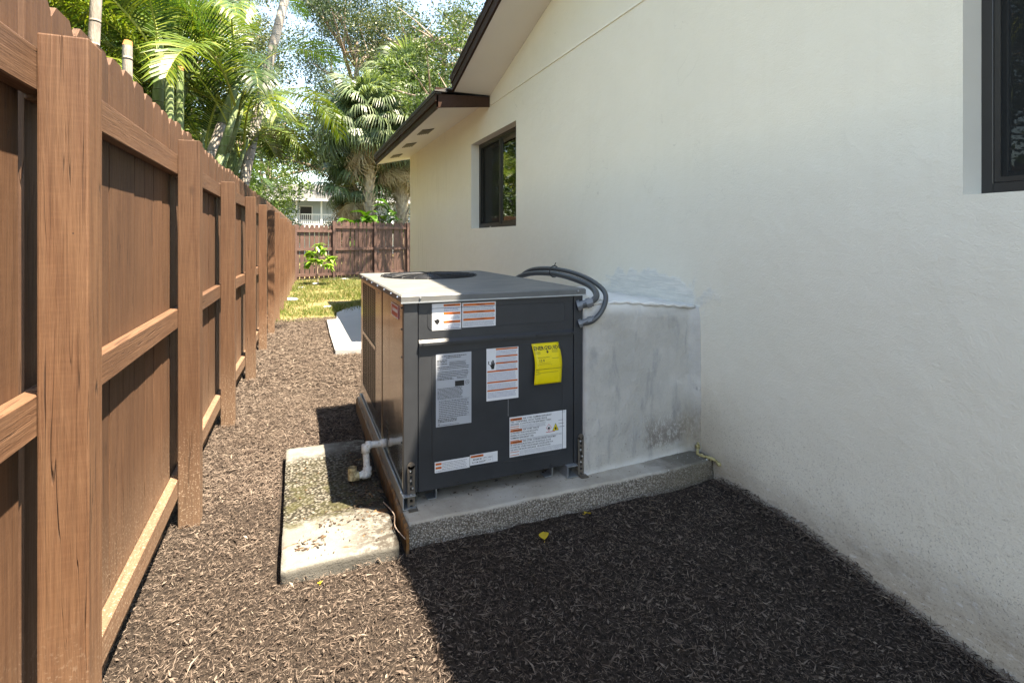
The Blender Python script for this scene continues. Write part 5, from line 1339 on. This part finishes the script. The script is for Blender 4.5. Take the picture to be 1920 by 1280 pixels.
# small plant in front of the far fence
t = thing('young_tree', 'small bright green leafy sapling in front of the far dark fence', 'sapling', (.62, 16.6, 0))
b = MB(); b.tube([(.62, 16.6, -.05), (.60, 16.6, .45), (.64, 16.62, .95)], [.016, .012, .008], 7); tips = []
for k in range(9):
    a = k*2.4; e = Vector((.62+.33*math.cos(a)*random.uniform(.5,1.15), 16.6+.3*math.sin(a), random.uniform(.62, 1.12))); b.tube([(.61, 16.6, .5+.04*k), e], [.006, .004], 5); tips.append(e)
tips.append(Vector((.64, 16.62, 1.2)))
b.build('stem', M['bark_tree'], t)
V = []; F = []
for e in tips:
    for k in range(17):
        a = random.uniform(0, 6.28); el = random.uniform(-.9, .5); d = Vector((math.cos(a)*math.cos(el), math.sin(a)*math.cos(el), math.sin(el))); L = random.uniform(.17, .28); s_ = d.cross(Vector((0,0,1))).normalized()*L*.27; b0 = len(V); q = e-Vector(t.location)
        V += [q, q+d*L*.45+s_, q+d*L*.45+Vector((0,0,-.01)), q+d*L*.45-s_, q+d*L+Vector((0,0,-L*.25))]; F += [(b0,b0+1,b0+2),(b0,b0+2,b0+3),(b0+1,b0+4,b0+2),(b0+2,b0+4,b0+3)]
mesh_obj('foliage', np_mesh('foliage', np.array([tuple(v) for v in V]), np.array(F), M['sprout']), t)

# ================================================================== NEIGHBOURING HOUSE
M['nb_wall'] = mat_plain('pale_blue_siding', (.42, .50, .54), .7, 0, .08); M['nb_white'] = mat_plain('white_trim', (.78, .79, .80), .5, 0, .05); M['nb_roof'] = mat_plain('grey_roof', (.10, .10, .10), .85, 0, .15, 3)
nb = thing('neighbouring_house', 'pale blue raised house with white railing seen beyond the fences', 'house', (3, 48, 0))
b = MB(); b.box(-6, 11, 49.5, 58, 0, 4.75); b.build('wall', M['nb_wall'], nb)
b = MB(); b.box(-6.4, 11.4, 48.0, 49.49, 2.35, 2.52); b.build('deck', M['nb_white'], nb)
b = MB(); b.prism([(47.6, 4.78), (53.5, 6.6), (59, 4.78)], 'x', -6.6, 11.6); b.build('roof', M['nb_roof'], nb)
b = MB(); b.box(-6.6, 11.6, 47.55, 47.62, 4.62, 4.80); b.build('fascia', M['nb_white'], nb)
for x in np.arange(-6, 12, 2.0):
    b = MB(); b.box(x, x+.14, 48.02, 48.16, 0, 4.7); b.build('porch_post', M['nb_white'], nb)
b = MB(); b.box(-6.3, 11.3, 48.05, 48.12, 3.46, 3.54); b.box(-6.3, 11.3, 48.05, 48.12, 2.62, 2.68); rl = b.build('railing', M['nb_white'], nb)
bal = MB(); bal.box(-.022, .022, -.02, .02, 0, .78); bo = bal.build('baluster', M['nb_white']); bme = bo.data; bpy.data.objects.remove(bo)
for x in np.arange(-2.2, 9.4, .15):
    o = bpy.data.objects.new('baluster', bme); col.objects.link(o); o.parent = rl; o.location = Vector((x, 48.085, 2.68))-Vector(nb.location)
for x in (.3, 4.2):
    b = MB(); b.box(x, x+1.1, 49.46, 49.49, 3.0, 4.3); w = b.build('window', M['nb_white'], nb); b = MB(); b.box(x+.08, x+1.02, 49.44, 49.459, 3.08, 4.22); b.build('pane', M['alu_dark'], w)
b = MB(); b.tube([(2.65, 30, -.1), (2.65, 30, 3.6)], .045, 8); o = b.build('metal_pole', M['galv']); tag(o, 'thin grey metal pole standing before the neighbouring house railing', 'pole')

for o in bpy.data.objects:
    if '_w' in o: del o['_w']
    if o.name.split('.')[0] in ('small_print', 'lettering', 'bar_lettering', 'printed_marks', 'table_rules'): o['kind'] = 'stuff'
